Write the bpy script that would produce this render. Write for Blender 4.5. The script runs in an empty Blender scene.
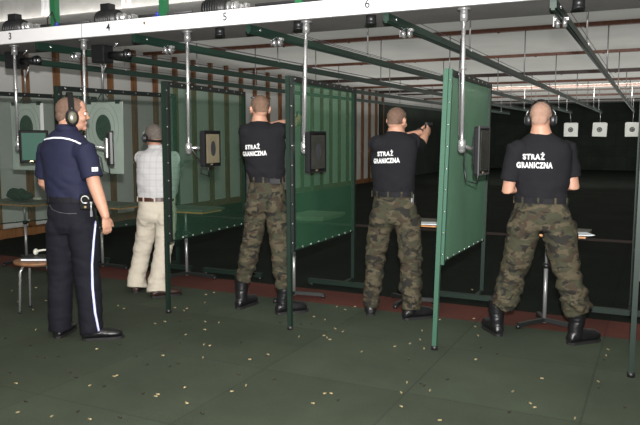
# Indoor shooting range: five men on the firing line, booth screens, target rails
import bpy, bmesh, math, random
from mathutils import Vector, Matrix, noise
from mathutils.bvhtree import BVHTree
random.seed(7)
S = bpy.context.scene
COL = S.collection
PI = math.pi
V = Vector

# ------------------------------------------------------------------ materials
def mat(name, col, rough=0.6, metal=0.0, spec=0.5, bump=None, var=None, sheen=0.0):
    m = bpy.data.materials.new(name); m.use_nodes = True
    nt = m.node_tree; b = nt.nodes['Principled BSDF']
    b.inputs['Base Color'].default_value = (*col, 1)
    b.inputs['Roughness'].default_value = rough
    b.inputs['Metallic'].default_value = metal
    b.inputs['Specular IOR Level'].default_value = spec
    if sheen: b.inputs['Sheen Weight'].default_value = sheen
    tc = nt.nodes.new('ShaderNodeTexCoord')
    if var:
        sc, amt = var
        n = nt.nodes.new('ShaderNodeTexNoise'); n.inputs['Scale'].default_value = sc
        n.inputs['Detail'].default_value = 5
        nt.links.new(tc.outputs['Object'], n.inputs['Vector'])
        r = nt.nodes.new('ShaderNodeMapRange'); r.inputs['To Min'].default_value = 1 - amt
        r.inputs['To Max'].default_value = 1 + amt; r.inputs['From Min'].default_value = .3; r.inputs['From Max'].default_value = .7
        nt.links.new(n.outputs['Fac'], r.inputs['Value'])
        mx = nt.nodes.new('ShaderNodeVectorMath'); mx.operation = 'SCALE'
        mx.inputs[0].default_value = col
        nt.links.new(r.outputs['Result'], mx.inputs['Scale'])
        nt.links.new(mx.outputs['Vector'], b.inputs['Base Color'])
    if bump:
        sc, st = bump
        n = nt.nodes.new('ShaderNodeTexNoise'); n.inputs['Scale'].default_value = sc; n.inputs['Detail'].default_value = 4
        nt.links.new(tc.outputs['Object'], n.inputs['Vector'])
        bp = nt.nodes.new('ShaderNodeBump'); bp.inputs['Strength'].default_value = st; bp.inputs['Distance'].default_value = .01
        nt.links.new(n.outputs['Fac'], bp.inputs['Height']); nt.links.new(bp.outputs['Normal'], b.inputs['Normal'])
    return m

def floor_mat(name, c1, c2, mortar, sx, rough=.9, spec=.2):
    m = mat(name, c1, rough, spec=spec, bump=(260, .35)); nt = m.node_tree; b = nt.nodes['Principled BSDF']
    tc = nt.nodes.new('ShaderNodeTexCoord')
    br = nt.nodes.new('ShaderNodeTexBrick'); br.offset = 0; br.squash = 1
    br.inputs['Color1'].default_value = (*c1, 1); br.inputs['Color2'].default_value = (*c2, 1); br.inputs['Mortar'].default_value = (*mortar, 1)
    br.inputs['Scale'].default_value = 1; br.inputs['Mortar Size'].default_value = .010; br.inputs['Mortar Smooth'].default_value = 1
    br.inputs['Brick Width'].default_value = sx; br.inputs['Row Height'].default_value = sx
    mp = nt.nodes.new('ShaderNodeMapping'); mp.inputs['Location'].default_value = (.31, .12, 0)
    nt.links.new(tc.outputs['Object'], mp.inputs['Vector']); nt.links.new(mp.outputs['Vector'], br.inputs['Vector'])
    n = nt.nodes.new('ShaderNodeTexNoise'); n.inputs['Scale'].default_value = 1.3; n.inputs['Detail'].default_value = 8; n.inputs['Roughness'].default_value = .65
    n2 = nt.nodes.new('ShaderNodeTexNoise'); n2.inputs['Scale'].default_value = 140; n2.inputs['Detail'].default_value = 3
    nt.links.new(tc.outputs['Object'], n.inputs['Vector']); nt.links.new(tc.outputs['Object'], n2.inputs['Vector'])
    a = nt.nodes.new('ShaderNodeMapRange'); a.inputs['From Min'].default_value = .3; a.inputs['From Max'].default_value = .7
    a.inputs['To Min'].default_value = .78; a.inputs['To Max'].default_value = 1.22
    a2 = nt.nodes.new('ShaderNodeMapRange'); a2.inputs['From Min'].default_value = .3; a2.inputs['From Max'].default_value = .7
    a2.inputs['To Min'].default_value = .75; a2.inputs['To Max'].default_value = 1.25
    nt.links.new(n.outputs['Fac'], a.inputs['Value']); nt.links.new(n2.outputs['Fac'], a2.inputs['Value'])
    mu = nt.nodes.new('ShaderNodeMath'); mu.operation = 'MULTIPLY'
    nt.links.new(a.outputs['Result'], mu.inputs[0]); nt.links.new(a2.outputs['Result'], mu.inputs[1])
    sc = nt.nodes.new('ShaderNodeVectorMath'); sc.operation = 'SCALE'
    nt.links.new(br.outputs['Color'], sc.inputs[0]); nt.links.new(mu.outputs['Value'], sc.inputs['Scale'])
    nt.links.new(sc.outputs['Vector'], b.inputs['Base Color'])
    return m

def camo_mat(name, seed):
    m = mat(name, (.1, .09, .06), .9, spec=.15, bump=(300, .25)); nt = m.node_tree; b = nt.nodes['Principled BSDF']
    tc = nt.nodes.new('ShaderNodeTexCoord')
    cur = None
    layers = [((.072, .060, .039), None, 0, 0), ((.042, .041, .026), 9.0, .49, 1), ((.042, .032, .022), 10, .57, 2), ((.021, .020, .017), 13, .58, 3)]
    for col, scale, th, k in layers:
        if scale is None:
            rgb = nt.nodes.new('ShaderNodeRGB'); rgb.outputs[0].default_value = (*col, 1); cur = rgb.outputs[0]; continue
        mp = nt.nodes.new('ShaderNodeMapping'); mp.inputs['Location'].default_value = (seed * 3.1 + k * 7, k * 5.3, seed + k)
        mp.inputs['Scale'].default_value = (1, 1, 1.5); mp.inputs['Rotation'].default_value = (0, .5, 0)
        n = nt.nodes.new('ShaderNodeTexNoise'); n.inputs['Scale'].default_value = scale; n.inputs['Detail'].default_value = 2.5
        n.inputs['Distortion'].default_value = .6
        nt.links.new(tc.outputs['Object'], mp.inputs['Vector']); nt.links.new(mp.outputs['Vector'], n.inputs['Vector'])
        r = nt.nodes.new('ShaderNodeMapRange'); r.inputs['From Min'].default_value = th - .008; r.inputs['From Max'].default_value = th + .008
        nt.links.new(n.outputs['Fac'], r.inputs['Value'])
        mx = nt.nodes.new('ShaderNodeMix'); mx.data_type = 'RGBA'
        nt.links.new(r.outputs['Result'], mx.inputs[0]); nt.links.new(cur, mx.inputs[6]); mx.inputs[7].default_value = (*col, 1)
        cur = mx.outputs[2]
    nt.links.new(cur, b.inputs['Base Color'])
    return m

def film_mat(name, col, alpha, tint):
    """thin translucent plastic sheet"""
    m = bpy.data.materials.new(name); m.use_nodes = True; nt = m.node_tree; nt.nodes.clear()
    out = nt.nodes.new('ShaderNodeOutputMaterial')
    tr = nt.nodes.new('ShaderNodeBsdfTransparent'); tr.inputs['Color'].default_value = (*tint, 1)
    pb = nt.nodes.new('ShaderNodeBsdfPrincipled'); pb.inputs['Base Color'].default_value = (*col, 1); pb.inputs['Roughness'].default_value = .42
    tc = nt.nodes.new('ShaderNodeTexCoord')
    n = nt.nodes.new('ShaderNodeTexNoise'); n.inputs['Scale'].default_value = 3; n.inputs['Detail'].default_value = 6
    nt.links.new(tc.outputs['Object'], n.inputs['Vector'])
    r = nt.nodes.new('ShaderNodeMapRange'); r.inputs['From Min'].default_value = .3; r.inputs['From Max'].default_value = .7
    r.inputs['To Min'].default_value = alpha - .04; r.inputs['To Max'].default_value = alpha + .04
    nt.links.new(n.outputs['Fac'], r.inputs['Value'])
    bp = nt.nodes.new('ShaderNodeBump'); bp.inputs['Strength'].default_value = .15; bp.inputs['Distance'].default_value = .03
    nt.links.new(n.outputs['Fac'], bp.inputs['Height']); nt.links.new(bp.outputs['Normal'], pb.inputs['Normal'])
    mx = nt.nodes.new('ShaderNodeMixShader')
    nt.links.new(r.outputs['Result'], mx.inputs[0]); nt.links.new(tr.outputs[0], mx.inputs[1]); nt.links.new(pb.outputs[0], mx.inputs[2])
    nt.links.new(mx.outputs[0], out.inputs[0])
    return m

def plaid_mat(name):
    m = mat(name, (.62, .62, .62), .85, spec=.2, bump=(200, .2)); nt = m.node_tree; b = nt.nodes['Principled BSDF']
    tc = nt.nodes.new('ShaderNodeTexCoord'); cur = None
    for d, sc in (('X', 5.5), ('Z', 5.5)):
        w = nt.nodes.new('ShaderNodeTexWave'); w.wave_type = 'BANDS'; w.bands_direction = d; w.inputs['Scale'].default_value = sc
        nt.links.new(tc.outputs['Object'], w.inputs['Vector'])
        r = nt.nodes.new('ShaderNodeMapRange'); r.inputs['From Min'].default_value = .86; r.inputs['From Max'].default_value = .98
        r.inputs['To Min'].default_value = 1; r.inputs['To Max'].default_value = .90
        nt.links.new(w.outputs['Fac'], r.inputs['Value'])
        if cur is None: cur = r.outputs['Result']
        else:
            mu = nt.nodes.new('ShaderNodeMath'); mu.operation = 'MULTIPLY'; nt.links.new(cur, mu.inputs[0]); nt.links.new(r.outputs['Result'], mu.inputs[1]); cur = mu.outputs[0]
    sc = nt.nodes.new('ShaderNodeVectorMath'); sc.operation = 'SCALE'; sc.inputs[0].default_value = (.46, .45, .455)
    nt.links.new(cur, sc.inputs['Scale']); nt.links.new(sc.outputs['Vector'], b.inputs['Base Color'])
    return m

def wood_mat(name, col, rough=.5):
    m = mat(name, col, rough, bump=(60, .1)); nt = m.node_tree; b = nt.nodes['Principled BSDF']
    tc = nt.nodes.new('ShaderNodeTexCoord'); mp = nt.nodes.new('ShaderNodeMapping'); mp.inputs['Scale'].default_value = (9, 9, 1.2)
    n = nt.nodes.new('ShaderNodeTexNoise'); n.inputs['Scale'].default_value = 3; n.inputs['Detail'].default_value = 6
    nt.links.new(tc.outputs['Object'], mp.inputs['Vector']); nt.links.new(mp.outputs['Vector'], n.inputs['Vector'])
    r = nt.nodes.new('ShaderNodeMapRange'); r.inputs['From Min'].default_value = .3; r.inputs['From Max'].default_value = .7
    r.inputs['To Min'].default_value = .65; r.inputs['To Max'].default_value = 1.35
    nt.links.new(n.outputs['Fac'], r.inputs['Value'])
    sc = nt.nodes.new('ShaderNodeVectorMath'); sc.operation = 'SCALE'; sc.inputs[0].default_value = col
    nt.links.new(r.outputs['Result'], sc.inputs['Scale']); nt.links.new(sc.outputs['Vector'], b.inputs['Base Color'])
    return m

def blockwall_mat(name):
    m = floor_mat(name, (.026, .034, .027), (.031, .040, .032), (.017, .022, .018), .5)
    tcs = [n for n in m.node_tree.nodes if n.type == 'MAPPING']
    tcs[0].inputs['Rotation'].default_value = (PI / 2, 0, 0)
    return m

M = dict(
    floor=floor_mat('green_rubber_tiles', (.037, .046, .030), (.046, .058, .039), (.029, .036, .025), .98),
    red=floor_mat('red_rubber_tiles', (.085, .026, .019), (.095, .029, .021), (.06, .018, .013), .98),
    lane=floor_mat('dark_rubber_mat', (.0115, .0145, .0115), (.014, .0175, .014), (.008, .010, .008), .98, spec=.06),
    darkred=mat('dark_red_line', (.035, .014, .012), .8),
    blocks=blockwall_mat('black_rubber_blocks'),
    wall=mat('painted_white_wall', (.56, .56, .54), .7, bump=(30, .05), var=(.8, .06)),
    roomwall=mat('cream_wall', (.42, .41, .38), .8),
    ceil=mat('ceiling_panel', (.70, .71, .67), .75, bump=(12, .08), var=(1.1, .07)),
    strip=wood_mat('red_brown_wood', (.13, .045, .022)),
    darkstrip=wood_mat('dark_brown_wood', (.05, .028, .02)),
    post=wood_mat('brown_wood_post', (.19, .085, .032)),
    soffit=mat('grey_board', (.20, .19, .185), .8, var=(3, .1)),
    duct=mat('galvanised_duct', (.46, .45, .43), .6, metal=.1, var=(6, .12), bump=(20, .05)),
    white=mat('white_enamel', (.88, .87, .88), .35),
    ink=mat('dark_ink', (.03, .03, .035), .6),
    green=mat('dark_green_enamel', (.009, .020, .014), .5, spec=.3),
    railgreen=mat('green_rail_enamel', (.008, .027, .018), .42),
    litgreen=mat('flash_lit_green_enamel', (.034, .088, .058), .5, spec=.3),  # lighter copy of the post green, flash light put into the colour
    brightgreen=mat('bright_green_paint', (.02, .14, .055), .4),
    frame=mat('black_frame', (.010, .013, .012), .45),
    rivet=mat('rivet_steel', (.5, .5, .48), .35, metal=1),
    chrome=mat('chrome', (.74, .73, .74), .24, metal=.82, spec=.8),
    steel=mat('brushed_steel', (.34, .34, .34), .35, metal=.6),
    black=mat('black_plastic', (.012, .012, .013), .4),
    matteblack=mat('matte_black', (.009, .009, .009), .85, spec=.15),
    grey=mat('grey_plastic', (.06, .06, .065), .5),
    bezel=mat('monitor_black', (.010, .010, .011), .65, spec=.15),
    silver=mat('silver_plastic', (.33, .33, .35), .35, metal=.3),
    screen=mat('green_screen', (.008, .070, .045), .5, spec=.2),
    tanscreen=mat('tan_screen', (.20, .17, .11), .35, var=(25, .12)),
    darkscreen=mat('dark_screen', (.035, .035, .03), .2),
    paper=mat('target_paper', (.58, .60, .57), .9, bump=(6, .2)),
    whitepaper=mat('white_paper', (.72, .75, .78), .8),
    tgtgreen=mat('dark_green_target_print', (.022, .05, .032), .8, var=(30, .3)),
    tgtblack=mat('black_target_print', (.012, .013, .013), .8),
    line=mat('grey_print', (.25, .26, .25), .8),
    tee=mat('black_cotton', (.0115, .0115, .0138), .92, spec=.15, bump=(240, .25)),
    navy=mat('navy_cotton', (.0115, .013, .034), .8, spec=.25, bump=(240, .2)),
    trouser=mat('dark_navy_wool', (.0072, .0075, .012), .85, spec=.2, bump=(240, .2)),
    beige=mat('beige_cotton', (.50, .45, .37), .9, spec=.15, bump=(240, .2)),
    plaid=plaid_mat('white_checked_cotton'),
    print=mat('white_screen_print', (.72, .72, .72), .8, var=(60, .2)),
    piping=mat('white_piping', (.75, .76, .82), .6),
    stripe=mat('pale_blue_stripe', (.42, .44, .78), .7),
    belt=mat('black_belt_leather', (.009, .009, .011), .75, spec=.2),
    brownbelt=mat('brown_belt_leather', (.055, .02, .014), .4),
    leather=mat('black_leather', (.008, .008, .009), .36, bump=(45, .35)),
    brownleather=mat('brown_leather', (.030, .013, .009), .5, bump=(45, .2)),
    sole=mat('rubber_sole', (.007, .007, .007), .7),
    skin=mat('skin', (.42, .225, .155), .5, spec=.35, bump=(160, .12), var=(12, .08)),
    skin2=mat('tanned_skin', (.40, .20, .135), .5, spec=.35, bump=(160, .12), var=(12, .08)),
    stubble=mat('shaved_hair', (.235, .135, .095), .85, bump=(500, .3), var=(40, .12)),
    darkstubble=mat('dark_stubble', (.12, .07, .048), .85, bump=(500, .3), var=(40, .15)),
    stubble2=mat('close_cropped_hair', (.30, .18, .13), .85, bump=(500, .3), var=(40, .1)),
    hair=mat('short_brown_hair', (.15, .088, .058), .85, bump=(300, .5), var=(60, .25)),
    greyhair=mat('grey_hair', (.12, .10, .085), .85, bump=(300, .5), var=(60, .25)),
    eye=mat('eye_white', (.7, .68, .65), .2), iris=mat('iris_brown', (.03, .018, .01), .2),
    olive=mat('olive_cup', (.10, .095, .065), .3),
    brass=mat('brass', (.36, .29, .16), .35, metal=.5),
    darkcase=mat('dark_casing', (.02, .016, .012), .5),
    tabletop=mat('tabletop_board', (.105, .098, .075), .6, var=(8, .12)),
    orange=wood_mat('orange_wood', (.55, .25, .08)),
    seatwood=wood_mat('seat_wood', (.22, .105, .05)),
    bag=mat('dark_green_canvas', (.012, .032, .018), .9, bump=(60, .5)),
    blue=mat('blue_plastic', (.03, .05, .35), .4),
    cream=mat('cream_plastic', (.62, .60, .52), .4),
    camo5=camo_mat('woodland_camouflage_a', 1), camo6=camo_mat('woodland_camouflage_b', 2), camo7=camo_mat('woodland_camouflage_c', 3),
    film=film_mat('green_film', (.065, .205, .112), .42, (.68, .91, .74)),
    filmp=film_mat('pale_green_film', (.065, .10, .078), .25, (.82, .88, .84)),
    filmq=film_mat('light_green_film', (.05, .13, .08), .32, (.72, .86, .77)),
    filmd=film_mat('dense_green_film', (.15, .31, .20), .90, (.6, .9, .7)),
)

# ------------------------------------------------------------------ mesh builder
def frame_of(d):
    d = V(d).normalized()
    a = V((0, 0, 1)) if abs(d.z) < .9 else V((0, 1, 0))
    x = d.cross(a).normalized(); return x, d.cross(x).normalized() * -1, d

class MB:
    def __init__(s): s.v = []; s.f = []; s.m = []; s.sm = []
    def add(s, vs, fs, mi=0, smooth=False):
        o = len(s.v); s.v += [V(p) for p in vs]
        for f in fs: s.f.append([i + o for i in f]); s.m.append(mi); s.sm.append(smooth)
        return s
    def box(s, c, size, rz=0, mi=0, rot=None, bev=0):
        c = V(c); h = V(size) / 2
        R = rot if rot else Matrix.Rotation(rz, 3, 'Z')
        if bev:
            bm = bmesh.new(); bmesh.ops.create_cube(bm, size=1)
            for v in bm.verts: v.co = V((v.co.x * size[0], v.co.y * size[1], v.co.z * size[2]))
            bmesh.ops.bevel(bm, geom=bm.edges[:], offset=bev, segments=2, affect='EDGES', profile=.5)
            bm.verts.index_update()
            s.add([c + R @ v.co for v in bm.verts], [[v.index for v in f.verts] for f in bm.faces], mi); bm.free(); return s
        vs = [c + R @ V((x * h.x, y * h.y, z * h.z)) for x in (-1, 1) for y in (-1, 1) for z in (-1, 1)]
        s.add(vs, [(0, 1, 3, 2), (4, 6, 7, 5), (0, 4, 5, 1), (2, 3, 7, 6), (0, 2, 6, 4), (1, 5, 7, 3)], mi); return s
    def bar(s, a, b, w, h, mi=0, up=(0, 0, 1)):
        """rectangular bar from a to b, w across, h along up"""
        a = V(a); b = V(b); d = (b - a).normalized(); x = d.cross(V(up)).normalized(); u = x.cross(d)
        vs = [p + x * i * w / 2 + u * j * h / 2 for p in (a, b) for i, j in ((-1, -1), (1, -1), (1, 1), (-1, 1))]
        s.add(vs, [(3, 2, 1, 0), (4, 5, 6, 7), (0, 1, 5, 4), (1, 2, 6, 5), (2, 3, 7, 6), (3, 0, 4, 7)], mi); return s
    def loft(s, secs, n=20, mi=0, smooth=True):
        """secs: (centre, ax, ay) with ax, ay vectors (radius included)"""
        vs = []; fs = []
        for c, ax, ay in secs:
            for k in range(n):
                t = 2 * PI * k / n; vs.append(V(c) + V(ax) * math.cos(t) + V(ay) * math.sin(t))
        for i in range(len(secs) - 1):
            for k in range(n):
                k2 = (k + 1) % n; fs.append((i * n + k, i * n + k2, (i + 1) * n + k2, (i + 1) * n + k))
        fs.append(tuple(range(n - 1, -1, -1))); fs.append(tuple((len(secs) - 1) * n + k for k in range(n)))
        s.add(vs, fs, mi, smooth); return s
    def tube(s, pts, r, n=12, mi=0, cap=False):
        pts = [V(p) for p in pts]; rs = r if isinstance(r, (list, tuple)) else [r] * len(pts)
        secs = []; px = None
        for i, p in enumerate(pts):
            d = (pts[min(i + 1, len(pts) - 1)] - pts[max(i - 1, 0)]).normalized()
            if px is None: px = frame_of(d)[0]
            x = (px - d * px.dot(d)).normalized(); px = x; y = d.cross(x)
            secs.append((p, x * rs[i], y * rs[i]))
        if cap:
            def end(j, sg):
                p = pts[j]; d = (pts[j] - pts[j - sg if sg == 1 else j + 1]).normalized(); out = []
                for t in (35, 65, 85): out.append((p + d * rs[j] * math.sin(math.radians(t)), secs[j][1] * math.cos(math.radians(t)), secs[j][2] * math.cos(math.radians(t))))
                return out
            e = end(len(pts) - 1, 1); b = end(0, -1)
            secs = b[::-1] + secs + e
        s.loft(secs, n, mi); return s
    def ell(s, c, ax, ay, az, n=16, m=10, mi=0):
        """ellipsoid with axis vectors"""
        c = V(c); vs = [c - V(az)]; fs = []
        for i in range(1, m):
            t = -PI / 2 + PI * i / m
            for k in range(n):
                p = 2 * PI * k / n; vs.append(c + V(ax) * math.cos(t) * math.cos(p) + V(ay) * math.cos(t) * math.sin(p) + V(az) * math.sin(t))
        vs.append(c + V(az)); top = len(vs) - 1
        for k in range(n):
            k2 = (k + 1) % n; fs.append((0, 1 + k2, 1 + k)); fs.append((top, 1 + (m - 2) * n + k, 1 + (m - 2) * n + k2))
            for i in range(m - 2): fs.append((1 + i * n + k, 1 + i * n + k2, 1 + (i + 1) * n + k2, 1 + (i + 1) * n + k))
        s.add(vs, fs, mi, True); return s
    def sph(s, c, r, n=12, m=8, mi=0): return s.ell(c, (r, 0, 0), (0, r, 0), (0, 0, r), n, m, mi)
    def cyl(s, a, b, r, n=16, mi=0, r2=None):
        return s.tube([a, b], [r, r if r2 is None else r2], n, mi)
    def prism(s, pts, off, mi=0):
        """polygon pts extruded by the vector off"""
        n = len(pts); vs = [V(p) for p in pts] + [V(p) + V(off) for p in pts]
        s.add(vs, [tuple(range(n - 1, -1, -1)), tuple(range(n, 2 * n))] + [(k, (k + 1) % n, (k + 1) % n + n, k + n) for k in range(n)], mi); return s
    def mesh(s, name, org=(0, 0, 0)):
        me = bpy.data.meshes.new(name); o = V(org)
        me.from_pydata([v - o for v in s.v], [], s.f)
        for p, mi, sm in zip(me.polygons, s.m, s.sm): p.material_index = mi; p.use_smooth = sm
        bm = bmesh.new(); bm.from_mesh(me); bmesh.ops.recalc_face_normals(bm, faces=bm.faces[:]); bm.to_mesh(me); bm.free()
        return me
    def build(s, name, mats, parent=None, org=(0, 0, 0)):
        me = s.mesh(name, org)
        return link(name, me, mats, parent)

def link(name, me, mats, parent=None, loc=None):
    if not isinstance(mats, (list, tuple)): mats = [mats]
    me.materials.clear()
    for m in mats: me.materials.append(M[m] if isinstance(m, str) else m)
    o = bpy.data.objects.new(name, me); COL.objects.link(o)
    if parent: o.parent = parent
    if loc: o.location = loc
    return o
def tag(o, label=None, cat=None, group=None, kind=None):
    if label: o['label'] = label
    if cat: o['category'] = cat
    if group: o['group'] = group
    if kind: o['kind'] = kind
    return o
def thing(name, loc, label, cat, group=None, rz=0):
    o = bpy.data.objects.new(name, None); COL.objects.link(o); o.location = loc; o.rotation_euler = (0, 0, rz)
    o.empty_display_size = .1
    return tag(o, label, cat, group)
def copy_tree(o, loc=None, label=None, parent=None):
    c = o.copy(); COL.objects.link(c); c.parent = parent
    if loc is not None: c.location = loc
    if label: c['label'] = label
    for ch in list(o.children): copy_tree(ch, parent=c)
    return c
def struct(name, mb, m): return tag(mb.build(name, m), kind='structure')

def remesh(me, voxel, smooth=2, disp=None):
    tmp = bpy.data.objects.new('tmp', me); COL.objects.link(tmp)
    r = tmp.modifiers.new('r', 'REMESH'); r.mode = 'VOXEL'; r.voxel_size = voxel; r.use_smooth_shade = True
    if smooth:
        k = tmp.modifiers.new('s', 'SMOOTH'); k.factor = .5; k.iterations = smooth
    dg = bpy.context.evaluated_depsgraph_get(); dg.update()
    out = bpy.data.meshes.new_from_object(tmp.evaluated_get(dg))
    bpy.data.objects.remove(tmp)
    if disp:
        ns = [v.normal.copy() for v in out.vertices]
        for v, n in zip(out.vertices, ns): v.co += n * disp(v.co, n)
    for p in out.polygons: p.use_smooth = True
    out.name = me.name
    return out

# ------------------------------------------------------------------ setting
LW = -8.8; CH = 3.1; FRONT = 4.7
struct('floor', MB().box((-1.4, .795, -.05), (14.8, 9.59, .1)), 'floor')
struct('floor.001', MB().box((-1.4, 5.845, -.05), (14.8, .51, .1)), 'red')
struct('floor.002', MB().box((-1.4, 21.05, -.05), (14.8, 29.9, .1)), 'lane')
struct('trim_1', MB().box((-1.4, 10.9, .003), (14.8, .25, .006)), 'darkred')
struct('wall_left', MB().box((LW - .1, 9.3, 1.8), (.2, 26.6, 3.6)), 'wall')
struct('wall_left.001', MB().box((LW - .1, 28.8, 1.8), (.2, 12.4, 3.6)), 'wall')
struct('wall_left.002', MB().box((LW + .03, 28.8, 1.33), (.06, 12.4, 2.66)), 'blocks')
struct('wall_right', MB().box((6.1, 15.5, 1.8), (.2, 39, 3.6)), 'roomwall')
struct('wall_back', MB().box((-1.4, -4.1, 1.8), (15.2, .2, 3.6)), 'roomwall')
struct('wall_front', MB().box((-1.4, 35.1, 1.8), (15.2, .2, 3.6)), 'blocks')
struct('wall_front.001', MB().box((-1.4, 34.6, 1.1), (14.8, .4, 2.2)), 'blocks')
struct('ceiling', MB().box((-1.4, 20.6, CH + .05), (14.8, 28.8, .1)), 'ceil')
struct('ceiling.001', MB().box((-1.4, 1.1, 3.65), (14.8, 10.2, .1)), 'ceil')
struct('wall_upper', MB().box((-1.4, 6.15, 3.4), (14.8, .1, .4)), 'roomwall')
struct('baseboard_left', MB().box((LW + .02, 9.3, .07), (.04, 26.6, .14)), 'post')
strips = [(10.45, 'strip', .055), (13.85, 'strip', .05), (17.7, 'darkstrip', .08), (20.5, 'strip', .06), (22.6, 'darkstrip', .08), (24.6, 'darkstrip', .05), (27.7, 'strip', .06), (31.2, 'darkstrip', .06)]
for i, (y, mm, h) in enumerate(strips):
    b = MB().box((-1.4, y, CH - h / 2), (14.8, .09, h))
    for k in range(12): b.cyl((LW + .6 + k * 1.2, y, CH - h), (LW + .6 + k * 1.2, y, CH - h - .012), .02, 8, mi=1)
    struct('trim_%d' % (i + 2), b, [mm, 'ink'])
y = 6.43
k = 10
while y < 22.9:
    w = MB().box((LW + .03, y, 1.55), (.06, .10, 3.1)); w.box((LW + .065, y, 1.55), (.012, .07, 3.1))
    struct('trim_%d' % k, w, 'post'); y += .61; k += 1
for z in (1.05,):
    struct('trim_%d' % k, MB().box((LW + .01, 14.3, z), (.02, 16.6, .03)), 'wall'); k += 1

# suspended duct over the motor shelf
t = thing('ventilation_duct', (-2.5, 5.9, 2.81), 'long grey sheet metal duct hanging above the white numbered beam', 'duct')
MB().box((-2.5, 5.9, 3.15), (12.4, .6, .66), bev=.01).build('duct_casing', 'duct', t, t.location)
for x in (-7.4, -4.925, -2.5, 0, 2.5):
    b = MB()
    for dx in (-.035, .035): b.bar((x + dx, 5.585, 2.83), (x + dx, 5.585, 3.45), .022, .03, up=(0, 1, 0))
    b.build('joint_strip', 'white', t, t.location)
for x in (-6.06,):
    b = MB(); b.bar((x - .025, 5.585, 2.83), (x - .025, 5.585, 3.45), .02, .03, up=(0, 1, 0)); b.bar((x + .03, 5.585, 2.83), (x + .03, 5.585, 3.45), .03, .03, up=(0, 1, 0))
    b.build('joint_strip', 'white', t, t.location)

# the white numbered beam
FONT = None
def text_mesh(txt, size, bold=0.0, ext=0.002, spacing=1.0):
    c = bpy.data.curves.new('t', 'FONT'); c.body = txt; c.size = size; c.align_x = 'CENTER'; c.align_y = 'CENTER'
    c.offset = bold; c.extrude = ext; c.resolution_u = 3; c.space_character = spacing
    o = bpy.data.objects.new('t', c); COL.objects.link(o)
    dg = bpy.context.evaluated_depsgraph_get(); dg.update()
    me = bpy.data.meshes.new_from_object(o.evaluated_get(dg)); bpy.data.objects.remove(o)
    return me
beam = thing('header_beam', (-3, FRONT, 2.4), 'long white beam with black lane numbers above the firing booths', 'beam')
MB().box((-3, FRONT + .02, 2.46), (12, .04, .12), bev=.004).build('fascia', 'white', beam, beam.location)
b = MB()
for x in (-7.1, -4.66, -2.2, .2): b.box((x, FRONT - .0008, 2.46), (.004, .002, .12))
b.build('panel_seam', 'grey', beam, beam.location)
MB().box((-3, 5.03, 2.417), (12, .62, .03)).build('shelf_board', 'soffit', beam, beam.location)
b = MB(); b.bar((-9, 5.32, 2.44), (3, 5.32, 2.44), .04, .06); b.build('rear_rail', 'soffit', beam, beam.location)
for n, x in ((2, -6.78), (3, -5.565), (4, -4.35), (5, -3.14), (6, -1.925), (7, -.71)):
    me = text_mesh(str(n), .088, .0012, .001)
    me.transform(Matrix.Translation((x + 3, -.002, .065)) @ Matrix.Rotation(PI / 2, 4, 'X'))
    link('lane_number', me, 'ink', beam)
MB().box((-3.95, FRONT - .003, 2.475), (.014, .006, .022)).build('sticker', 'post', beam, beam.location)

# bright green hanger posts that carry the beam
hp = thing('hanger_post', (0, 0, 0), '', 'post')
MB().box((0, 0, .585), (.065, .06, 1.17)).build('tube', 'brightgreen', hp); MB().box((0, 0, 1.165), (.12, .12, .01)).build('flange', 'brightgreen', hp)
for i, (x, lab) in enumerate([(-5.40, 'bright green post above the beam left of lane number 4'), (-4.06, 'bright green post above the beam between lane numbers 4 and 5')]):
    o = hp if i == 0 else copy_tree(hp)
    o.location = (x, 5.1, 2.433); tag(o, lab, 'post', 'bright green posts holding up the beam')
hp2 = copy_tree(hp, (-2.68, 5.1, 2.433), 'bright green post above the beam between lane numbers 5 and 6')

# winch motors on the shelf
mo = thing('winch_motor', (0, 0, 0), '', 'motor')
b = MB(); b.cyl((-.13, 0, .10), (.10, 0, .10), .078, 24)
for k in range(8): b.cyl((-.11 + k * .025, 0, .10), (-.103 + k * .025, 0, .10), .086, 24)
b.build('motor_body', 'black', mo)
MB().box((-.03, 0, .205), (.11, .09, .07), bev=.008).build('terminal_box', 'black', mo)
MB().box((0, 0, .008), (.34, .16, .016)).box((0, 0, -.045), (.30, .14, .088)).build('base_plate', 'grey', mo)
MB().cyl((.10, 0, .10), (.125, 0, .10), .05, 20).cyl((.125, 0, .10), (.26, 0, .10), .014, 12).build('shaft', 'steel', mo)
MB().cyl((.145, 0, .10), (.165, 0, .10), .04, 20).cyl((.175, 0, .10), (.19, 0, .10), .045, 20).build('coupling', 'chrome', mo)
MB().box((.225, 0, .09), (.05, .06, .05), bev=.006).box((.285, 0, .10), (.03, .07, .04), bev=.006).box((.285, 0, .045), (.03, .05, .09)).build('bearing_block', 'chrome', mo)
for i, (x, lab) in enumerate([(-5.93, 'black winch motor on the shelf above lane number 3'), (-4.69, 'black winch motor on the shelf above lane number 4'), (-3.47, 'black winch motor on the shelf above lane number 5')]):
    o = mo if i == 0 else copy_tree(mo)
    o.location = (x, 5.1, 2.522); tag(o, lab, 'motor', 'winch motors on the shelf')
MB().tube([(-5.29, 4.95, 2.50), (-5.27, 4.98, 2.62), (-5.33, 5.0, 2.72), (-5.4, 5.0, 2.66), (-5.36, 4.98, 2.52)], .006, 8).build('x', 'black')
o = COL.objects['x']; o.name = 'power_cable'; tag(o, 'thin black cable looping beside the bright green post left of number 4', 'cable')
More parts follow.
